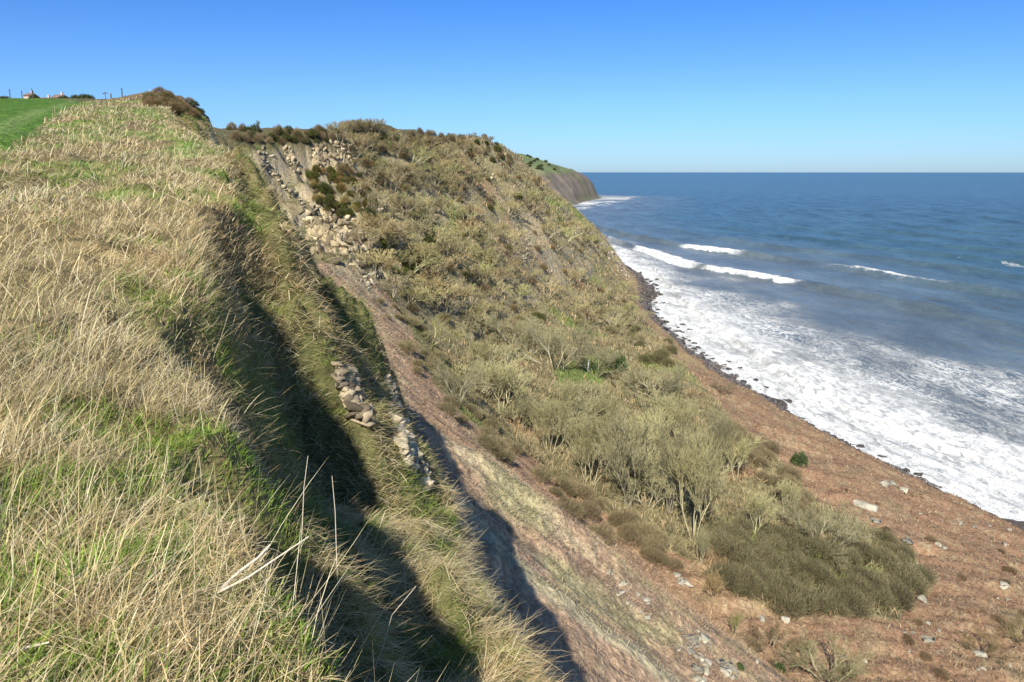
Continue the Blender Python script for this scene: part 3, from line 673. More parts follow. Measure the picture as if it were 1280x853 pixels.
# --- the grove: every tree one can point to; base pixel, height in pixels
GROVE = [
 (868, 672, 150, 0, 1.0, 'tallest bare tree at the front of the grove, its pale stems fanning from one base'),
 (836, 642, 128, 1, 1.0, 'slim bare tree with dark upright limbs, just behind the tallest grove tree'),
 (786, 636, 140, 1, 1.1, 'wide bare tree with dark lower trunk at the left front of the grove'),
 (688, 566, 78, 0, 1.2, 'bare tree with pale stems at the edge of the brown slope above the grove'),
 (628, 518, 82, 3, 1.5, 'rounded tree on one short pale leaning trunk beside the bare brown slope'),
 (693, 462, 70, 2, 1.2, 'broad domed tree with dark open centre above the bright green grass patch'),
 (574, 500, 58, 2, 1.0, 'low bushy tree at the top left corner of the undercliff wood'),
 (944, 668, 68, 3, 1.2, 'small pale stemmed tree standing right of the tallest grove tree'),
 (1028, 690, 76, 2, 1.1, 'sprawling tree with pale leaning boughs at the right end of the grove'),
 (818, 496, 44, 2, 1.5, 'low flat topped tree with pale stems between the grove and the red slope'),
 (738, 606, 105, 0, 1.1, 'bare tree between the brown slope edge and the wide dark trunked tree'),
 (893, 590, 90, 1, 1.1, 'dark limbed tree at the back right of the grove towards the sea'),
 (758, 545, 60, 0, 1.3, 'olive crowned tree in the middle back of the grove'),
 (920, 600, 66, 3, 1.2, 'small tree at the seaward edge of the grove above the grey thicket'),
 (655, 540, 50, 1, 1.2, 'short bare tree between the pale leaning trunk and the slope edge tree'),
 (745, 470, 44, 2, 1.2, 'greenish low tree beside the small pale post'),
 (850, 560, 70, 0, 1.2, 'bushy crowned tree behind the slim dark limbed one'),
 (806, 588, 84, 3, 1.3, 'olive tree in the dense heart of the grove'),
 (980, 640, 50, 3, 1.2, 'small bare tree between the grove and the sprawling pale one'),
 (712, 520, 48, 0, 1.3, 'spreading tree just below the bright green grass patch'),
 (598, 462, 44, 0, 1.4, 'round olive tree on the upper left of the wood'),
 (640, 430, 42, 2, 1.4, 'wide olive thicket tree above the broad domed one'),
 (540, 430, 36, 2, 1.5, 'yellowish tree at the foot of the rocky cliff'),
 (512, 380, 26, 2, 1.6, 'pale yellow green bush like tree nearest the dark rock clefts')]
for u, v, hp, k, wd, lb in GROVE:
    p = hit(u, v); 
    if p is None: continue
    tn = (1.12, 1.1, 1.0) if k in (0, 3) else (1, 1, 1)
    if 'yellow' in lb: tn = (1.25, 1.25, .95)
    place(TA[k], p, px2h(p, hp), label=lb, group='bare trees of the undercliff grove', tint=tn, wide=wd)
SMALLT = [
 (1034, 872, 62, 2, 1.3, (1.0, 1, .9), 'bushy sapling with pale stems at the bottom edge of the photo'),
 (893, 752, 44, 3, 1.2, (1.0, .8, .7), 'small reddish bare tree alone on the bracken below the grove'),
 (876, 705, 52, 0, .9, (1.05, 1.05, 1), 'thin sapling just below the tallest grove tree'),
 (918, 795, 38, 3, .9, (.9, .9, .7), 'short sapling left of the square white boulder'),
 (1226, 818, 34, 2, 1.2, (.75, .65, .55), 'low dark twiggy bush beside the long white boulder on the right slope'),
 (962, 822, 40, 2, 1.4, (.7, .6, .55), 'low purplish brown bush below the thicket'),
 (1278, 806, 34, 2, 1.2, (.7, .65, .5), 'dark twiggy bush cut by the right edge of the photo'),
 (323, 162, 13, 1, .8, (.6, .6, .5), 'tiny lone bare tree on the skyline above the rock gully'),
 (400, 168, 13, 0, 1.1, (.6, .6, .5), 'tiny lone bare tree on the skyline left of the wooded hill'),
 (905, 492, 15, 2, 1.5, (.6, .55, .5), 'small dark bush on the red slope near the beach boulders')]
for u, v, hp, k, wd, tn, lb in SMALLT:
    p = hit(u, min(v, 853 if v < 900 else v))
    if p is None: p = hit(u, v + 6)
    if p is None: continue
    place(TA[k], p, px2h(p, hp), label=lb, tint=tn, wide=wd)
for u, v, hp, lb in [(998, 581, 18, 'lone dark green bush on the red bracken slope'), (990, 596, 9, 'tiny green bush below the lone dark green one'),
                 (975, 838, 12, 'small dark green gorse at the bottom edge below the boulders'), (925, 836, 10, 'tiny dark gorse left of the small dark green one'),(770, 462, 24, 'ivy green bush on the bright grass patch')]:
    p = hit(u, v); place(GB, p, px2h(p, hp), label=lb, cat='bush')
# --- wood on the far hillside
def rand_in(poly, n, dmin=60, dmax=700, spread=0):
    us = [q[0] for q in poly]; vs_ = [q[1] for q in poly]; out = []
    tries = 0
    while len(out) < n and tries < n * 40:
        tries += 1
        u = random.uniform(min(us), max(us)); v = random.uniform(min(vs_), max(vs_))
        if not bool(inpoly(np.array([u]), np.array([v]), poly)[0]): continue
        p = hit(u, v)
        if p is None or not dmin < p.y < dmax or p.z < SEA + 3: 
            if random.random() < .02: out.append(None)
            continue
        out.append((u, v, p))
    return [q for q in out if q]
HILL = [(450, 330), (440, 225), (428, 158), (600, 162), (650, 210), (700, 255), (745, 300), (790, 350), (800, 400), (840, 450), (780, 440), (700, 400), (620, 420), (520, 400)]
for u, v, hp in [(432, 166, 20), (440, 166, 22), (448, 164, 20), (456, 164, 18), (464, 164, 16), (472, 164, 14), (425, 172, 14)]:
    place(TB[u % 3], hit(u, v + 6), 4.6, label='small tree on the left shoulder of the hilltop against the sky', group='trees on the hilltop shoulder', tint=(.8, .76, .7), wide=1.3)
BARE_SCARS = [[(590, 195), (625, 205), (632, 260), (600, 262)], [(640, 275), (672, 290), (690, 350), (645, 340)]]
for u, v, p in rand_in(HILL, 300):
    if any(bool(inpoly(np.array([u]), np.array([v]), s_)[0]) for s_ in BARE_SCARS): continue
    h = random.uniform(2.4, 5.4) * (1 if v > 180 else .6)
    b = random.uniform(.85, 1.3); br = fbm(p.x * .03, p.y * .03, 2, 601)
    q_ = random.choice([(1, .98, .92), (1.12, 1.08, .9), (.95, .88, .86), (1.0, 1.08, .82), (1.15, 1.02, .9), (.85, .82, .75)]); tn = (b * q_[0], b * q_[1], b * q_[2])
    if v < 240: tn = tuple(x * .88 for x in tn)
    place(random.choice(TB), p, h, label='small bare olive brown tree in the wood covering the far hillside', group='trees on the wooded hillside', tint=tn, wide=random.uniform(1.3, 1.9))
SH1 = [(890, 672), (960, 660), (1040, 690), (1100, 672), (1160, 722), (1130, 758), (1060, 772), (960, 768), (905, 730)]
for u, v, p in rand_in(SH1, 105):
    b = random.uniform(.55, .95); place(random.choice(SB), p, random.uniform(1.6, 2.8), label='dark olive shrub in the dense thicket below the grove', cat='shrub', group='shrubs of the dark thicket', tint=(b * 1.0, b * 1.02, b * .95), wide=1.2)
SH2 = [(915, 520), (960, 560), (1010, 620), (1000, 650), (950, 600), (910, 560)]
for u, v, p in rand_in(SH2, 34):
    b = random.uniform(.8, 1.15); place(random.choice(SB), p, random.uniform(1.2, 2.2), label='grey brown bare shrub on the seaward side of the grove', cat='shrub', group='grey shrubs beside the grove', tint=(b, b * .93, b * .9), wide=1.5)
SH3 = [(700, 600), (745, 625), (860, 700), (840, 712), (740, 670), (690, 640)]
for u, v, p in rand_in(SH3, 34):
    b = random.uniform(.8, 1.2); place(random.choice(SB), p, random.uniform(.7, 1.7), label='low grey brown shrub at the foot of the grove trees', cat='shrub', group='grey shrubs in front of the grove', tint=(b, b * .92, b * .88), wide=1.6)
SH4 = [(722, 688), (760, 692), (830, 750), (825, 765), (780, 742), (730, 712)]
for u, v, p in rand_in(SH4, 26):
    b = random.uniform(.8, 1.05); place(random.choice(SB), p, random.uniform(.8, 1.4), label='low olive shrub in the strip growing on the bare brown slope', cat='shrub', group='shrub strip on the brown slope', tint=(b, b * 1.02, b * .9), wide=1.3)
SH5 = [(740, 385), (800, 395), (850, 440), (820, 470), (770, 420), (700, 410)]
for u, v, p in rand_in(SH5, 30):
    b = random.uniform(.6, .9); place(random.choice(SB), p, random.uniform(1.4, 2.6), label='olive brown shrub between the wood and the red slope', cat='shrub', group='shrubs above the beach', tint=(b * .95, b, b * .8), wide=1.4)
GR2 = [(560, 420), (640, 400), (720, 420), (800, 450), (870, 520), (900, 580), (880, 640), (800, 640), (700, 570), (600, 510)]
for u, v, p in rand_in(GR2, 75):
    if 665 < u < 795 and 440 < v < 490: continue
    b = random.uniform(.85, 1.15); place(random.choice(TB), p, random.uniform(3, 5.5), label='low bare sapling filling the gaps between the grove trees', group='saplings in the grove', tint=(b * 1.05, b * 1.08, b), wide=1.4)
for u, v, p in rand_in(HILL, 90):
    q_ = random.choice([(1.05, .95, .8), (.9, .95, .7), (1.25, 1.05, .8), (.95, .85, .8)])
    place(random.choice(SC + SC + SC + [DS]), p, random.uniform(1.2, 2.3), label='tangled brown shrub among the trees of the far hillside', cat='shrub', group='shrubs on the wooded hillside', tint=q_, wide=1.4)
for u, v, p in rand_in([(470, 372), (520, 400), (575, 495), (650, 560), (745, 640), (730, 650), (630, 580), (555, 520), (500, 440)], 40):
    b = random.uniform(.8, 1.2); place(random.choice(SC), p, random.uniform(.7, 1.6), label='straggling shrub along the top edge of the wood where the brown slope ends', cat='shrub', group='shrubs where the brown slope meets the wood', tint=(b, b, b * .85), wide=1.6)
# --- dark scrub on the skyline and in the gullies
SK = [(284, 158), (330, 160), (380, 168), (425, 158), (430, 176), (380, 180), (330, 180), (290, 178)]
for u, v, p in rand_in(SK, 70):
    place(DS if random.random() < .35 else random.choice(SC), p, random.uniform(.8, 1.8), label='dark low bush on the clifftop skyline beyond the gully', cat='bush', group='bushes on the gully skyline', tint=(.9, .8, .7) if random.random() < .5 else (1.1, 1, .9))
SKH = [(430, 156), (500, 160), (600, 163), (640, 196), (640, 215), (590, 190), (500, 178), (440, 172)]
for u, v, p in [] + rand_in(SKH, 75):
    place(DS if random.random() < .25 else random.choice(SC), p, random.uniform(1.2, 2.2), label='dark bush along the top of the wooded hill', cat='bush', group='bushes on the hilltop', tint=(.85, .8, .7))
MD = [(165, 122), (200, 113), (262, 136), (272, 152), (230, 146), (190, 134)]
for u, v, p in rand_in(MD, 34, 40):
    place(DS if random.random() < .25 else random.choice(SC), p, random.uniform(.5, 1.1), label='low brown bramble bush on the mound at the cliff edge', cat='bush', group='brambles on the mound', tint=random.choice([(1, .8, .65), (.75, .65, .5), (.8, .8, .6)]), wide=1.5)
GU = [(380, 215), (445, 205), (470, 260), (430, 275), (395, 250)]
for u, v, p in rand_in(GU, 90):
    place(DS if random.random() < .5 else random.choice(SC), p, random.uniform(.9, 1.8), label='rusty brown gorse bush on the rocky cliff face', cat='bush', group='gorse on the rocky cliff', tint=random.choice([(1.25, .95, .6), (1.3, 1.2, .7), (.9, .8, .6), (1, .9, .7)]))
GV = [(470, 300), (510, 320), (520, 350), (490, 345)]
for u, v, p in rand_in(GV, 14):
    place(DS, p, random.uniform(.9, 1.8), label='dark green gorse bush at the foot of the rock clefts', cat='bush', group='gorse below the rock clefts', tint=(1.4, 1.3, .8))

# ------------------------------------------------------------------ rocks
import bmesh
def block_mesh(seed, sx=1, sy=1, sz=1, n=14, box=.75, rough=.05):
    rng = random.Random(seed); bm = bmesh.new()
    for _ in range(n):
        v = Vector([rng.uniform(-1, 1) for _ in range(3)]); m = max(abs(c) for c in v); v = v * (1 - box) + v / m * box
        bm.verts.new((v.x * sx * .5, v.y * sy * .5, v.z * sz * .5))
    bmesh.ops.convex_hull(bm, input=bm.verts)
    loose = [v for v in bm.verts if not v.link_faces]; bmesh.ops.delete(bm, geom=loose, context='VERTS')
    bmesh.ops.bevel(bm, geom=list(bm.edges), offset=.05 * min(sx, sy, sz), segments=1, affect='EDGES', profile=.6, clamp_overlap=True)
    bmesh.ops.triangulate(bm, faces=bm.faces)
    bmesh.ops.subdivide_edges(bm, edges=[e for e in bm.edges if e.calc_length() > .2 * max(sx, sy, sz)], cuts=1)
    for v in bm.verts: v.co += Vector([rng.gauss(0, rough * .3) * min(sx, sy, sz) for _ in range(3)])
    for v in bm.verts:
        for a_ in range(3): v.co[a_] = max(-.62 * (sx, sy, sz)[a_], min(.62 * (sx, sy, sz)[a_], v.co[a_]))
    bm.verts.ensure_lookup_table()
    V = np.array([v.co[:] for v in bm.verts]); bmesh.ops.triangulate(bm, faces=bm.faces); Fa = np.array([[v.index for v in f.verts] for f in bm.faces]); bm.free()
    return V, Fa
BLK = [block_mesh(i) for i in range(8)]
def jbox(seed):
    rng = random.Random(seed); bm = bmesh.new(); bmesh.ops.create_cube(bm, size=1)
    for v in bm.verts: v.co += Vector([rng.uniform(-.13, .13) for _ in range(3)])
    bmesh.ops.subdivide_edges(bm, edges=list(bm.edges), cuts=1, use_grid_fill=True)
    for v in bm.verts: v.co += Vector([rng.uniform(-.06, .06) for _ in range(3)])
    bmesh.ops.triangulate(bm, faces=bm.faces); bm.verts.ensure_lookup_table()
    V = np.array([v.co[:] for v in bm.verts]); Fa = np.array([[v.index for v in f.verts] for f in bm.faces]); bm.free(); return V, Fa
JB = [jbox(100 + i) for i in range(8)]
AB = [block_mesh(300 + i, n=9, box=.55, rough=.0) for i in range(10)]
def boulder(name, p, size, col, seed, label, cat='boulder', group=None, flat=.6, M=None, el=1.2, rz=None):
    V, Fa = BLK[seed % 8]; rng = np.random.default_rng(seed)
    o = mesh_np(name, V * np.array([size * el, size, size * flat]), Fa, M or M_rock, np.tile(np.array([col]), (len(V), 1)))
    o.location = (p[0], p[1], p[2] + size * flat * .22); o.rotation_euler = (rng.uniform(-.25, .25), rng.uniform(-.25, .25), rng.uniform(0, 6.28) if rz is None else rz)
    return tag(o, label, cat, group)
STONE = (.30, .275, .21)
BO = [(952, 776, 12, 'upright square white boulder just below the thicket'), (982, 776, 13, 'grey boulder beside a dark sapling, right of the square white one'),
 (1158, 800, 16, 'long white slab lying on the bracken right of centre'), (1222, 818, 17, 'pale slab under the dark twiggy bush on the right slope'),
 (1153, 752, 15, 'white boulder at the right tip of the thicket'), (1254, 733, 13, 'round grey boulder alone on the far right slope'),
 (1134, 680, 16, 'tilted white boulder on the bracken above the thicket'), (1172, 682, 10, 'small grey boulder right of the tilted white one'),
 (1180, 686, 9, 'lower of the two small stones right of the tilted white boulder'), (1082, 634, 26, 'long flat grey slab on the red slope facing the surf'),
 (1094, 652, 12, 'squat boulder just below the long flat slab'), (1106, 608, 16, 'left boulder of the row near the beach'), (1118, 608, 16, 'middle boulder of the row near the beach'),
 (1130, 614, 14, 'right boulder of the row near the beach'), (1104, 606, 10, 'small stone behind the row of boulders near the beach'),
 (858, 728, 18, 'long white slab among the roots below the grove'), (845, 720, 11, 'small pale stone left of the long slab below the grove'),
 (946, 828, 8, 'small white stone among gorse at the bottom of the slope'), (1236, 658, 8, 'small pale stone near the surf on the right'),
 (1262, 664, 9, 'pale stone nearest the right edge above the surf'), (1255, 682, 7, 'small stone below the pale ones at the right edge'), (1200, 655, 7, 'flat stone at the lip above the beach'),
 (1218, 660, 7, 'small flat stone at the lip, right of another'), (1080, 826, 9, 'stone beside the bushy sapling at the bottom'), (872, 790, 7, 'small pale stone left of the bare talus stones'), (1160, 684, 6, 'tiny white stone between the tilted boulder and the grey ones')]
for i, (u, v, w_, lb) in enumerate(BO):
    p = hit(u, v)
    if p is None: continue
    boulder('boulder', p, px2h(p, w_ * .82), tuple(c * [.95, 1.25, .8, 1.1][i % 4] for c in STONE), 40 + i, lb, flat=.35 if 'slab' in lb else .7, el=1.5 if 'slab' in lb else 1.05, rz=-.3 if 'slab' in lb else None)
for u, v, p in rand_in([(855, 800), (880, 795), (930, 853), (870, 853)], 34, 20):
    boulder('stone', p, random.uniform(.25, .7), tuple(c * random.uniform(.6, 1.2) for c in [.33] ) * 3 if False else random.choice([(.30, .27, .20), (.38, .35, .26), (.22, .20, .15)]), random.randint(0, 999), 'pale broken stone lying in the scree at the foot of the brown slope', 'stone', 'scree stones', flat=.5)
for u, v, p in rand_in([(750, 700), (800, 740), (870, 800), (840, 820), (780, 760)], 22, 20):
    boulder('stone', p, random.uniform(.15, .45), random.choice([(.30, .27, .20), (.36, .33, .25)]), random.randint(0, 999), 'small stone in the line of rubble on the brown slope', 'stone', 'rubble line stones', flat=.5)
for u, v, p in rand_in([(1050, 600), (1280, 680), (1280, 853), (960, 853), (1150, 740)], 46, 20):
    boulder('stone', p, random.uniform(.2, .6), random.choice([(.26, .23, .17), (.32, .29, .22), (.18, .16, .12)]), random.randint(0, 999), 'small half buried stone in the bracken slope', 'stone', 'stones in the bracken', flat=.4)
for u, v, p in rand_in([(1040, 600), (1130, 640), (1280, 700), (1280, 853), (960, 853), (1180, 760)], 16, 20):
    b = random.uniform(.6, 1.0); place(random.choice(SC), p, random.uniform(.4, 1.0), label='small dark bramble patch on the open bracken slope', cat='shrub', group='bramble patches in the bracken', tint=(b, b * .85, b * .75), wide=1.8)
for u, v, p in rand_in([(640, 193), (668, 196), (692, 206), (700, 214), (660, 212), (640, 210)], 16, 900, 2600):
    place(DS, p, random.uniform(4, 6), label='distant hedge tree on the far headland fields', cat='tree', group='hedge trees on the far headland', tint=(1, 1, 1), wide=1.6)
# beach boulders
def xz(Y, off): x = float(shore_x(Y)) + off; return Vector((x, Y, max(gz(x, Y), SEA - .2)))
for i in range(260):
    Y = math.exp(random.uniform(math.log(150), math.log(520))); sz = random.uniform(.6, 1.7) * (.8 + Y / 500)
    dark = random.uniform(.6, 1.3)
    p = xz(Y, random.triangular(-6.5, 9 if Y > 210 else 4, -1))
    boulder('beach_boulder', p, sz, (.075 * dark, .065 * dark, .055 * dark), i, 'dark wet boulder where the surf meets the shore', 'boulder', 'dark boulders along the surf', M=M_wetrock, flat=.6)
vv, ff, cc, k = [], [], [], 0
for i in range(5200):
    Y = math.exp(random.uniform(math.log(140), math.log(600))); p = xz(Y, random.uniform(-7.5, 1.5)); V, Fa = BLK[i % 8]; s_ = random.uniform(.25, .9) * (.7 + Y / 500)
    a = random.uniform(0, 6.28); ca, sa = math.cos(a), math.sin(a)
    W_ = V * s_; W_ = np.stack([W_[:, 0] * ca - W_[:, 1] * sa, W_[:, 0] * sa + W_[:, 1] * ca, W_[:, 2] * .7], -1) + np.array(p)
    vv.append(W_); ff.append(Fa + k); k += len(W_); cc.append(np.tile(np.array([(.11, .09, .075)]) * random.uniform(.5, 1.5), (len(W_), 1)))
tag(mesh_np('shingle', np.concatenate(vv), np.concatenate(ff), M_wetrock, np.concatenate(cc)), 'dark rubble and shingle strip between the red slope and the surf', 'shingle', kind='stuff')
# sandstone outcrops: broken beds following the cliff
def outcrop(poly, n, size, label, col=(.44, .36, .22), dmin=60, dmax=800, flat=.6, push=0.0, bed=.9, var=.35):
    vv, ff, cc, k = [], [], [], 0
    for u, v, p in rand_in(poly, n, dmin, dmax):
        V, Fa = random.choice(AB); s_ = size * random.choice([.5, .7, .9, 1.3, 1.8]) * random.uniform(.8, 1.15)
        a = .55 + random.gauss(0, .16); ca, sa = math.cos(a), math.sin(a)
        S = V * np.array([s_ * 1.1, s_ * 1.4, s_ * flat]); z = round(p.z / (bed * size)) * bed * size
        rm = np.array(Matrix.Rotation(random.gauss(0, .14), 3, 'X') @ Matrix.Rotation(random.gauss(0, .14), 3, 'Y')); S = S @ rm.T
        W_ = np.stack([S[:, 0] * ca - S[:, 1] * sa, S[:, 0] * sa + S[:, 1] * ca, S[:, 2]], -1) + np.array([p.x - .1 * s_, p.y + (.15 if dmax > 100 else -.1) * s_, z * .5 + p.z * .5 + (-.25 if dmax > 100 else .15) * s_ * flat])
        t = math.sin(z * 2.1) * .12 + random.uniform(1 - var - .15, 1 + var * .6)
        vv.append(W_); ff.append(Fa + k); k += len(W_); cc.append(np.tile(np.array([col]) * random.choice([.45, .75, 1, 1.05, 1.25]) * t, (len(W_), 1)))
    if not vv: return None
    return tag(mesh_np('rock_outcrop', np.concatenate(vv), np.concatenate(ff), M_rock, np.concatenate(cc)), label, 'rock')
outcrop([(383, 178), (440, 176), (445, 214), (395, 210)], 170, 1.1, 'blocky sandstone crag right under the gully skyline', col=(.36, .285, .17), flat=1.5)
outcrop([(352, 178), (366, 184), (374, 214), (362, 214)], 60, .8, 'narrow pale rock rib in the upper gully', flat=1.2)
outcrop([(322, 178), (338, 190), (345, 208), (325, 205)], 36, .7, 'small crumbling crag beside the grassy clifftop', flat=1.0, col=(.38, .32, .22))
outcrop([(332, 205), (350, 215), (385, 255), (372, 256), (340, 226)], 60, .7, 'pale tapering rock ledge running down from the clifftop', col=(.42, .35, .23), flat=.7)
outcrop([(372, 250), (400, 255), (455, 280), (474, 318), (460, 332), (420, 330), (390, 305)], 340, 1.15, 'band of jointed sandstone blocks with dark clefts', col=(.35, .285, .175), flat=1.2, var=.45)
outcrop([(440, 322), (470, 335), (474, 362), (456, 364)], 60, .9, 'lower end of the jointed rock band', flat=1.3, col=(.36, .32, .22))
outcrop([(463, 243), (480, 246), (482, 265), (465, 262)], 34, .9, 'small pale crag among trees in the middle of the hill', flat=1.0, col=(.40, .34, .22))
outcrop([(592, 212), (616, 214), (626, 244), (604, 256)], 60, 1.0, 'upper bare rock scar high on the wooded hill', col=(.40, .34, .22))
outcrop([(646, 280), (660, 284), (664, 330), (648, 326)], 70, 1.0, 'long pale rock scar on the shoulder of the wooded hill', col=(.38, .33, .22))
outcrop([(652, 236), (664, 240), (690, 290), (680, 292)], 30, 1.3, 'thin rock strip near the seaward edge of the hill', col=(.42, .36, .24))
outcrop([(486, 168), (492, 172), (500, 186), (494, 186)], 14, 1.2, 'small pale scar just under the hilltop bushes', col=(.40, .34, .22))
outcrop([(756, 306), (768, 314), (796, 344), (780, 346), (760, 325)], 110, 1.3, 'sandy bare cliff end above the far beach boulders', col=(.36, .30, .21))
outcrop([(420, 455), (440, 464), (454, 498), (463, 530), (450, 526), (434, 496), (420, 476)], 240, .17, 'crumbling sandstone knob in the shaded grassy bank', col=(.36, .29, .19), dmin=3, dmax=40, flat=.7)
outcrop([(482, 474), (491, 478), (504, 530), (514, 560), (536, 606), (526, 608), (504, 570), (493, 530)], 360, .2, 'cream rock rib along the outer edge of the near cliff', col=(.50, .42, .28), dmin=3, dmax=40, flat=.8, bed=.8)

# ------------------------------------------------------------------ small built things
def skyY(u, a=40, b=230):
    best = (-9, a)
    for Y_ in np.arange(a, b, 2.0):
        x = (u - 640) / F * Y_
        for _ in range(4): z = gz(x, Y_); x = (u - 640) / F * (Y_ * CP - z * SP)
        best = max(best, (z / Y_, float(Y_)))
    return best[1]
def at(u, Y, dz=0):
    x = (u - 640) / F * Y
    for _ in range(6): z = gz(x, Y); x = (u - 640) / F * (Y * CP - z * SP)
    return Vector((x, Y, gz(x, Y) + dz))
def box(name, c, s, mat, parent=None, rot=(0, 0, 0), bev=.0):
    bm = bmesh.new(); bmesh.ops.create_cube(bm, size=1)
    for v in bm.verts: v.co = Vector((v.co.x * s[0], v.co.y * s[1], v.co.z * s[2]))
    if bev: bmesh.ops.bevel(bm, geom=list(bm.edges), offset=bev, segments=1, affect='EDGES')
    me = bpy.data.meshes.new(name); bm.to_mesh(me); bm.free(); me.materials.append(mat)
    o = bpy.data.objects.new(name, me); COL.objects.link(o); o.location = c; o.rotation_euler = rot
    if parent: o.parent = parent
    return o
p = at(132, skyY(132)); sg = empty('signpost', p, .3); sg.scale = (1.15, 1.15, 1.15); tag(sg, 'wooden fingerpost standing against the sky at the field corner', 'signpost')
box('post', (0, 0, .72), (.13, .13, 1.7), M_wood, sg, bev=.01)
box('fingerboard', (.30, .0, 1.38), (.62, .06, .2), M_wood, sg, bev=.01); box('fingerboard', (-.28, .0, 1.22), (.58, .06, .2), M_wood, sg, (0, 0, .5), bev=.01)
box('post_cap', (0, 0, 1.6), (.19, .19, .06), M_wood, sg, bev=.01)
FP = [(13, 128, 1.5, 'leftmost fence post on the field skyline'), (28, 127, 1.2, 'thin fence post on the field skyline, second from the left'), (41, 127, 1.6, 'dark fence post in front of the farm buildings'),
      (153, 120, 1.0, 'dark fence post on the cliff top right of the fingerpost'), (139, 121, .6, 'short fence post just right of the fingerpost')]
for u, Y, h, lb in FP:
    Y = skyY(u); q = at(u, Y); f = empty('fence_post', q); tag(f, lb, 'fence post', 'fence posts on the skyline')
    box('post', (0, 0, h / 2 - .1), (.11, .11, h + .2), M_wood, f, (0, .03, 0), bev=.01); box('staple', (0.065, 0, h * .8), (.02, .03, .05), M_wire, f)
def house(u0, u1, Y, hw, hr, lb, ndoor=True):
    a, b = at(u0, Y), at(u1, Y); L_ = (b - a).length; c = (a + b) / 2; base = Vector((c.x, c.y, min(a.z, b.z)))
    h = empty('farm_building', base, math.atan2(b.y - a.y, b.x - a.x)); tag(h, lb, 'building')
    box('wall', (0, 0, hw / 2 - .5), (L_, 6, hw + 1), M_render, h)
    V = [(-L_ / 2 - .3, -3.4, hw), (L_ / 2 + .3, -3.4, hw), (L_ / 2 + .3, 3.4, hw), (-L_ / 2 - .3, 3.4, hw), (-L_ / 2 - .3, 0, hw + hr), (L_ / 2 + .3, 0, hw + hr)]
    r = mesh_np('roof', np.array(V) + np.array([[0, 0, .004]]), [np.array([[0, 1, 5, 4], [2, 3, 4, 5], [3, 2, 1, 0]]), np.array([[0, 4, 3], [1, 2, 5]])], M_roof, None, h)
    box('chimney', (L_ * .3, 0, hw + hr + .4), (.7, .7, 1.4), M_render, r)
    for k in range(int(L_ // 3.5)):
        w_ = box('window', (-L_ / 2 + 2 + k * 3.4, -3.02, hw * .6), (1.0, .12, 1.1), M_white, h); box('pane', (0, -.07, 0), (.8, .03, .9), M_win, w_)
house(36, 43, 330, 2.0, 1.3, 'pink walled farm building at the left end of the skyline farm')
house(46, 66, 345, 1.6, 1.2, 'long low farm range in the middle of the skyline')
house(70, 81, 340, 1.8, 1.6, 'small farmhouse with pale gable near the right end of the farm')
for i, (u, Y) in enumerate([(2, 240), (8, 240), (43, 290), (77, 285), (82, 280), (90, 260), (95, 260), (101, 255), (106, 250), (111, 250)]):
    place(DS, at(u, Y), random.uniform(1.2, 2.1), label='dark hedge bush on the skyline by the farm', cat='bush', group='hedge bushes on the farm skyline', wide=1.5)
p = hit(735, 466); pp = empty('marker_post', p); tag(pp, 'small white marker post at the edge of the bright green patch', 'post')
hh = px2h(p, 16); box('post', (0, 0, hh / 2), (.22, .22, hh), M_white, pp, (0, .06, 0), bev=.02); box('cap', (0.05, 0, hh), (.3, .3, .08), M_white, pp, bev=.02)
# bleached dead stems lying over the near grass
def ray(u, v, t):
    dx = (u - 640) / F; dv = (v - 426.5) / F
    return Vector((dx, CP - dv * SP, -SP - dv * CP)) * t
def stem(pts, r0, r1, name, lb=None, parent=None):
    P = [Vector(q) for q in pts]; S = []
    n = len(P) - 1
    for i in range(n):
        ra = r0 + (r1 - r0) * i / n; rb = r0 + (r1 - r0) * (i + 1) / n
        for k in range(3):
            a = P[i].lerp(P[i + 1], k / 3); b = P[i].lerp(P[i + 1], (k + 1) / 3)
            S.append((*a, *b, ra + (rb - ra) * k / 3, ra + (rb - ra) * (k + 1) / 3))
    V, Fq = tubes(S, 7); o = mesh_np(name, V, Fq, M_bleach, None, parent, smooth=True)
    if lb: tag(o, lb, 'dead stem')
    return o
def hup(u, v, up):
    p = hit(u, v, .8); return p + Vector((0, 0, up))
b0 = hup(246, 800, .02); b1 = hup(270, 765, .12); b1 = ray(270, 742, (b1.y) / (CP - (742 - 426.5) / F * SP))
t1 = b1.y / (CP - (742 - 426.5) / F * SP)
ds = empty('dead_stem', b0); tag(ds, 'bleached forked dead stem standing out over the near cliff edge', 'dead stem')
def loc(pts): return [q - b0 for q in pts]
stem(loc([b0, ray(258, 770, t1 * .99), b1]), .007, .0065, 'stalk', parent=ds)
stem(loc([b1, ray(300, 714, t1 * 1.0), ray(322, 698, t1 * 1.01), ray(338, 681, t1 * 1.02)]), .0065, .0035, 'branch', parent=ds)
stem(loc([b1, ray(310, 722, t1 * 1.0), ray(350, 695, t1 * 1.02), ray(386, 671, t1 * 1.04)]), .0055, .0022, 'branch', parent=ds)
b2 = hup(20, 824, .1); t2 = b2.y / (CP - (824 - 426.5) / F * SP) * .97
stem([ray(-12, 818, t2), ray(14, 816, t2), ray(36, 809, t2), ray(62, 803, t2)], .007, .003, 'dead_stem', 'short bleached dead stem lying in the bottom left corner')
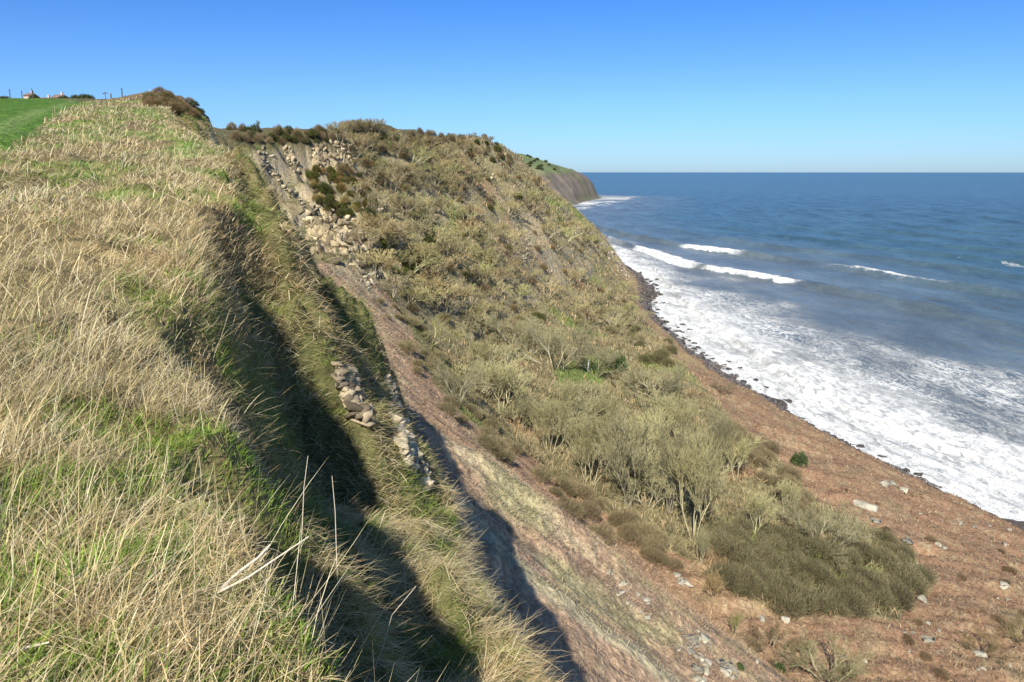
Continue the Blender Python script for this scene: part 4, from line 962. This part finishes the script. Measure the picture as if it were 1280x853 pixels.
for i, (u, v, du, hp) in enumerate([(375, 700, 10, 130), (423, 745, -8, 150), (460, 853, 60, 120)]):
    p = hup(u, min(v, 853), -.02); t = p.y / (CP - (v - 426.5) / F * SP)
    lb = ['tall dead stem rising from the shaded edge left of centre', 'dead stem with a crooked tip in front of the shaded slope', 'leaning dead stem at the bottom edge of the photo'][i]
    stem([p, ray(u + du * .3, v - hp * .35, t), ray(u + du * .5, v - hp * .7, t), ray(u + du, v - hp, t)], .0035, .0018, 'dead_stem', lb)
# ------------------------------------------------------------------ light, sky, camera
w = bpy.data.worlds.new('World'); scene.world = w; w.use_nodes = True
nt = w.node_tree; nt.nodes.clear()
wo = nt.nodes.new('ShaderNodeOutputWorld'); bg = nt.nodes.new('ShaderNodeBackground'); sk = nt.nodes.new('ShaderNodeTexSky')
SUN_EL = math.radians(41); SUN_HEAD = math.radians(13)          # light travels towards (sin, cos) of the heading
sk.sky_type = 'NISHITA'; sk.sun_disc = False; sk.sun_elevation = SUN_EL
sk.sun_rotation = SUN_HEAD + math.pi; sk.altitude = 60; sk.air_density = 1.0; sk.dust_density = .3; sk.ozone_density = 2.2
tcw = nt.nodes.new('ShaderNodeTexCoord'); sx_ = nt.nodes.new('ShaderNodeSeparateXYZ'); nt.links.new(tcw.outputs['Generated'], sx_.inputs[0])
rp = nt.nodes.new('ShaderNodeValToRGB'); nt.links.new(sx_.outputs['Z'], rp.inputs[0])
e_ = rp.color_ramp.elements; e_[0].position = 0.0; e_[0].color = (.42, .64, 1.05, 1); e_[1].position = .55; e_[1].color = (.55, .78, 1, 1); q2 = rp.color_ramp.elements.new(.21); q2.color = (.25, .55, 1.06, 1)
q_ = rp.color_ramp.elements.new(.09); q_.color = (.39, .65, 1.08, 1)
mm_ = nt.nodes.new('ShaderNodeMix'); mm_.data_type = 'RGBA'; mm_.blend_type = 'MULTIPLY'; mm_.inputs['Factor'].default_value = 1
nt.links.new(sk.outputs[0], mm_.inputs['A']); nt.links.new(rp.outputs[0], mm_.inputs['B'])
nt.links.new(mm_.outputs['Result'], bg.inputs[0]); bg.inputs[1].default_value = .086; nt.links.new(bg.outputs[0], wo.inputs[0])
sd = bpy.data.lights.new('sun', 'SUN'); sd.energy = 5.0; sd.angle = math.radians(.5); sd.color = (1, .95, .86)
so = bpy.data.objects.new('sun', sd); COL.objects.link(so)
sv = Vector((math.sin(SUN_HEAD) * math.cos(SUN_EL), math.cos(SUN_HEAD) * math.cos(SUN_EL), -math.sin(SUN_EL)))
so.rotation_euler = sv.to_track_quat('-Z', 'Y').to_euler()
cd = bpy.data.cameras.new('camera'); co = bpy.data.objects.new('camera', cd); COL.objects.link(co)
cd.sensor_width = 36; cd.lens = 36 * F / 1280; cd.clip_start = .05; cd.clip_end = 200000
co.rotation_euler = (math.pi / 2 - PITCH, 0, 0); co.location = (0, 0, 0)
scene.camera = co
vs = scene.view_settings; vs.view_transform = 'Standard'; vs.look = 'None'; vs.exposure = .66; vs.gamma = 1; vs.use_curve_mapping = False
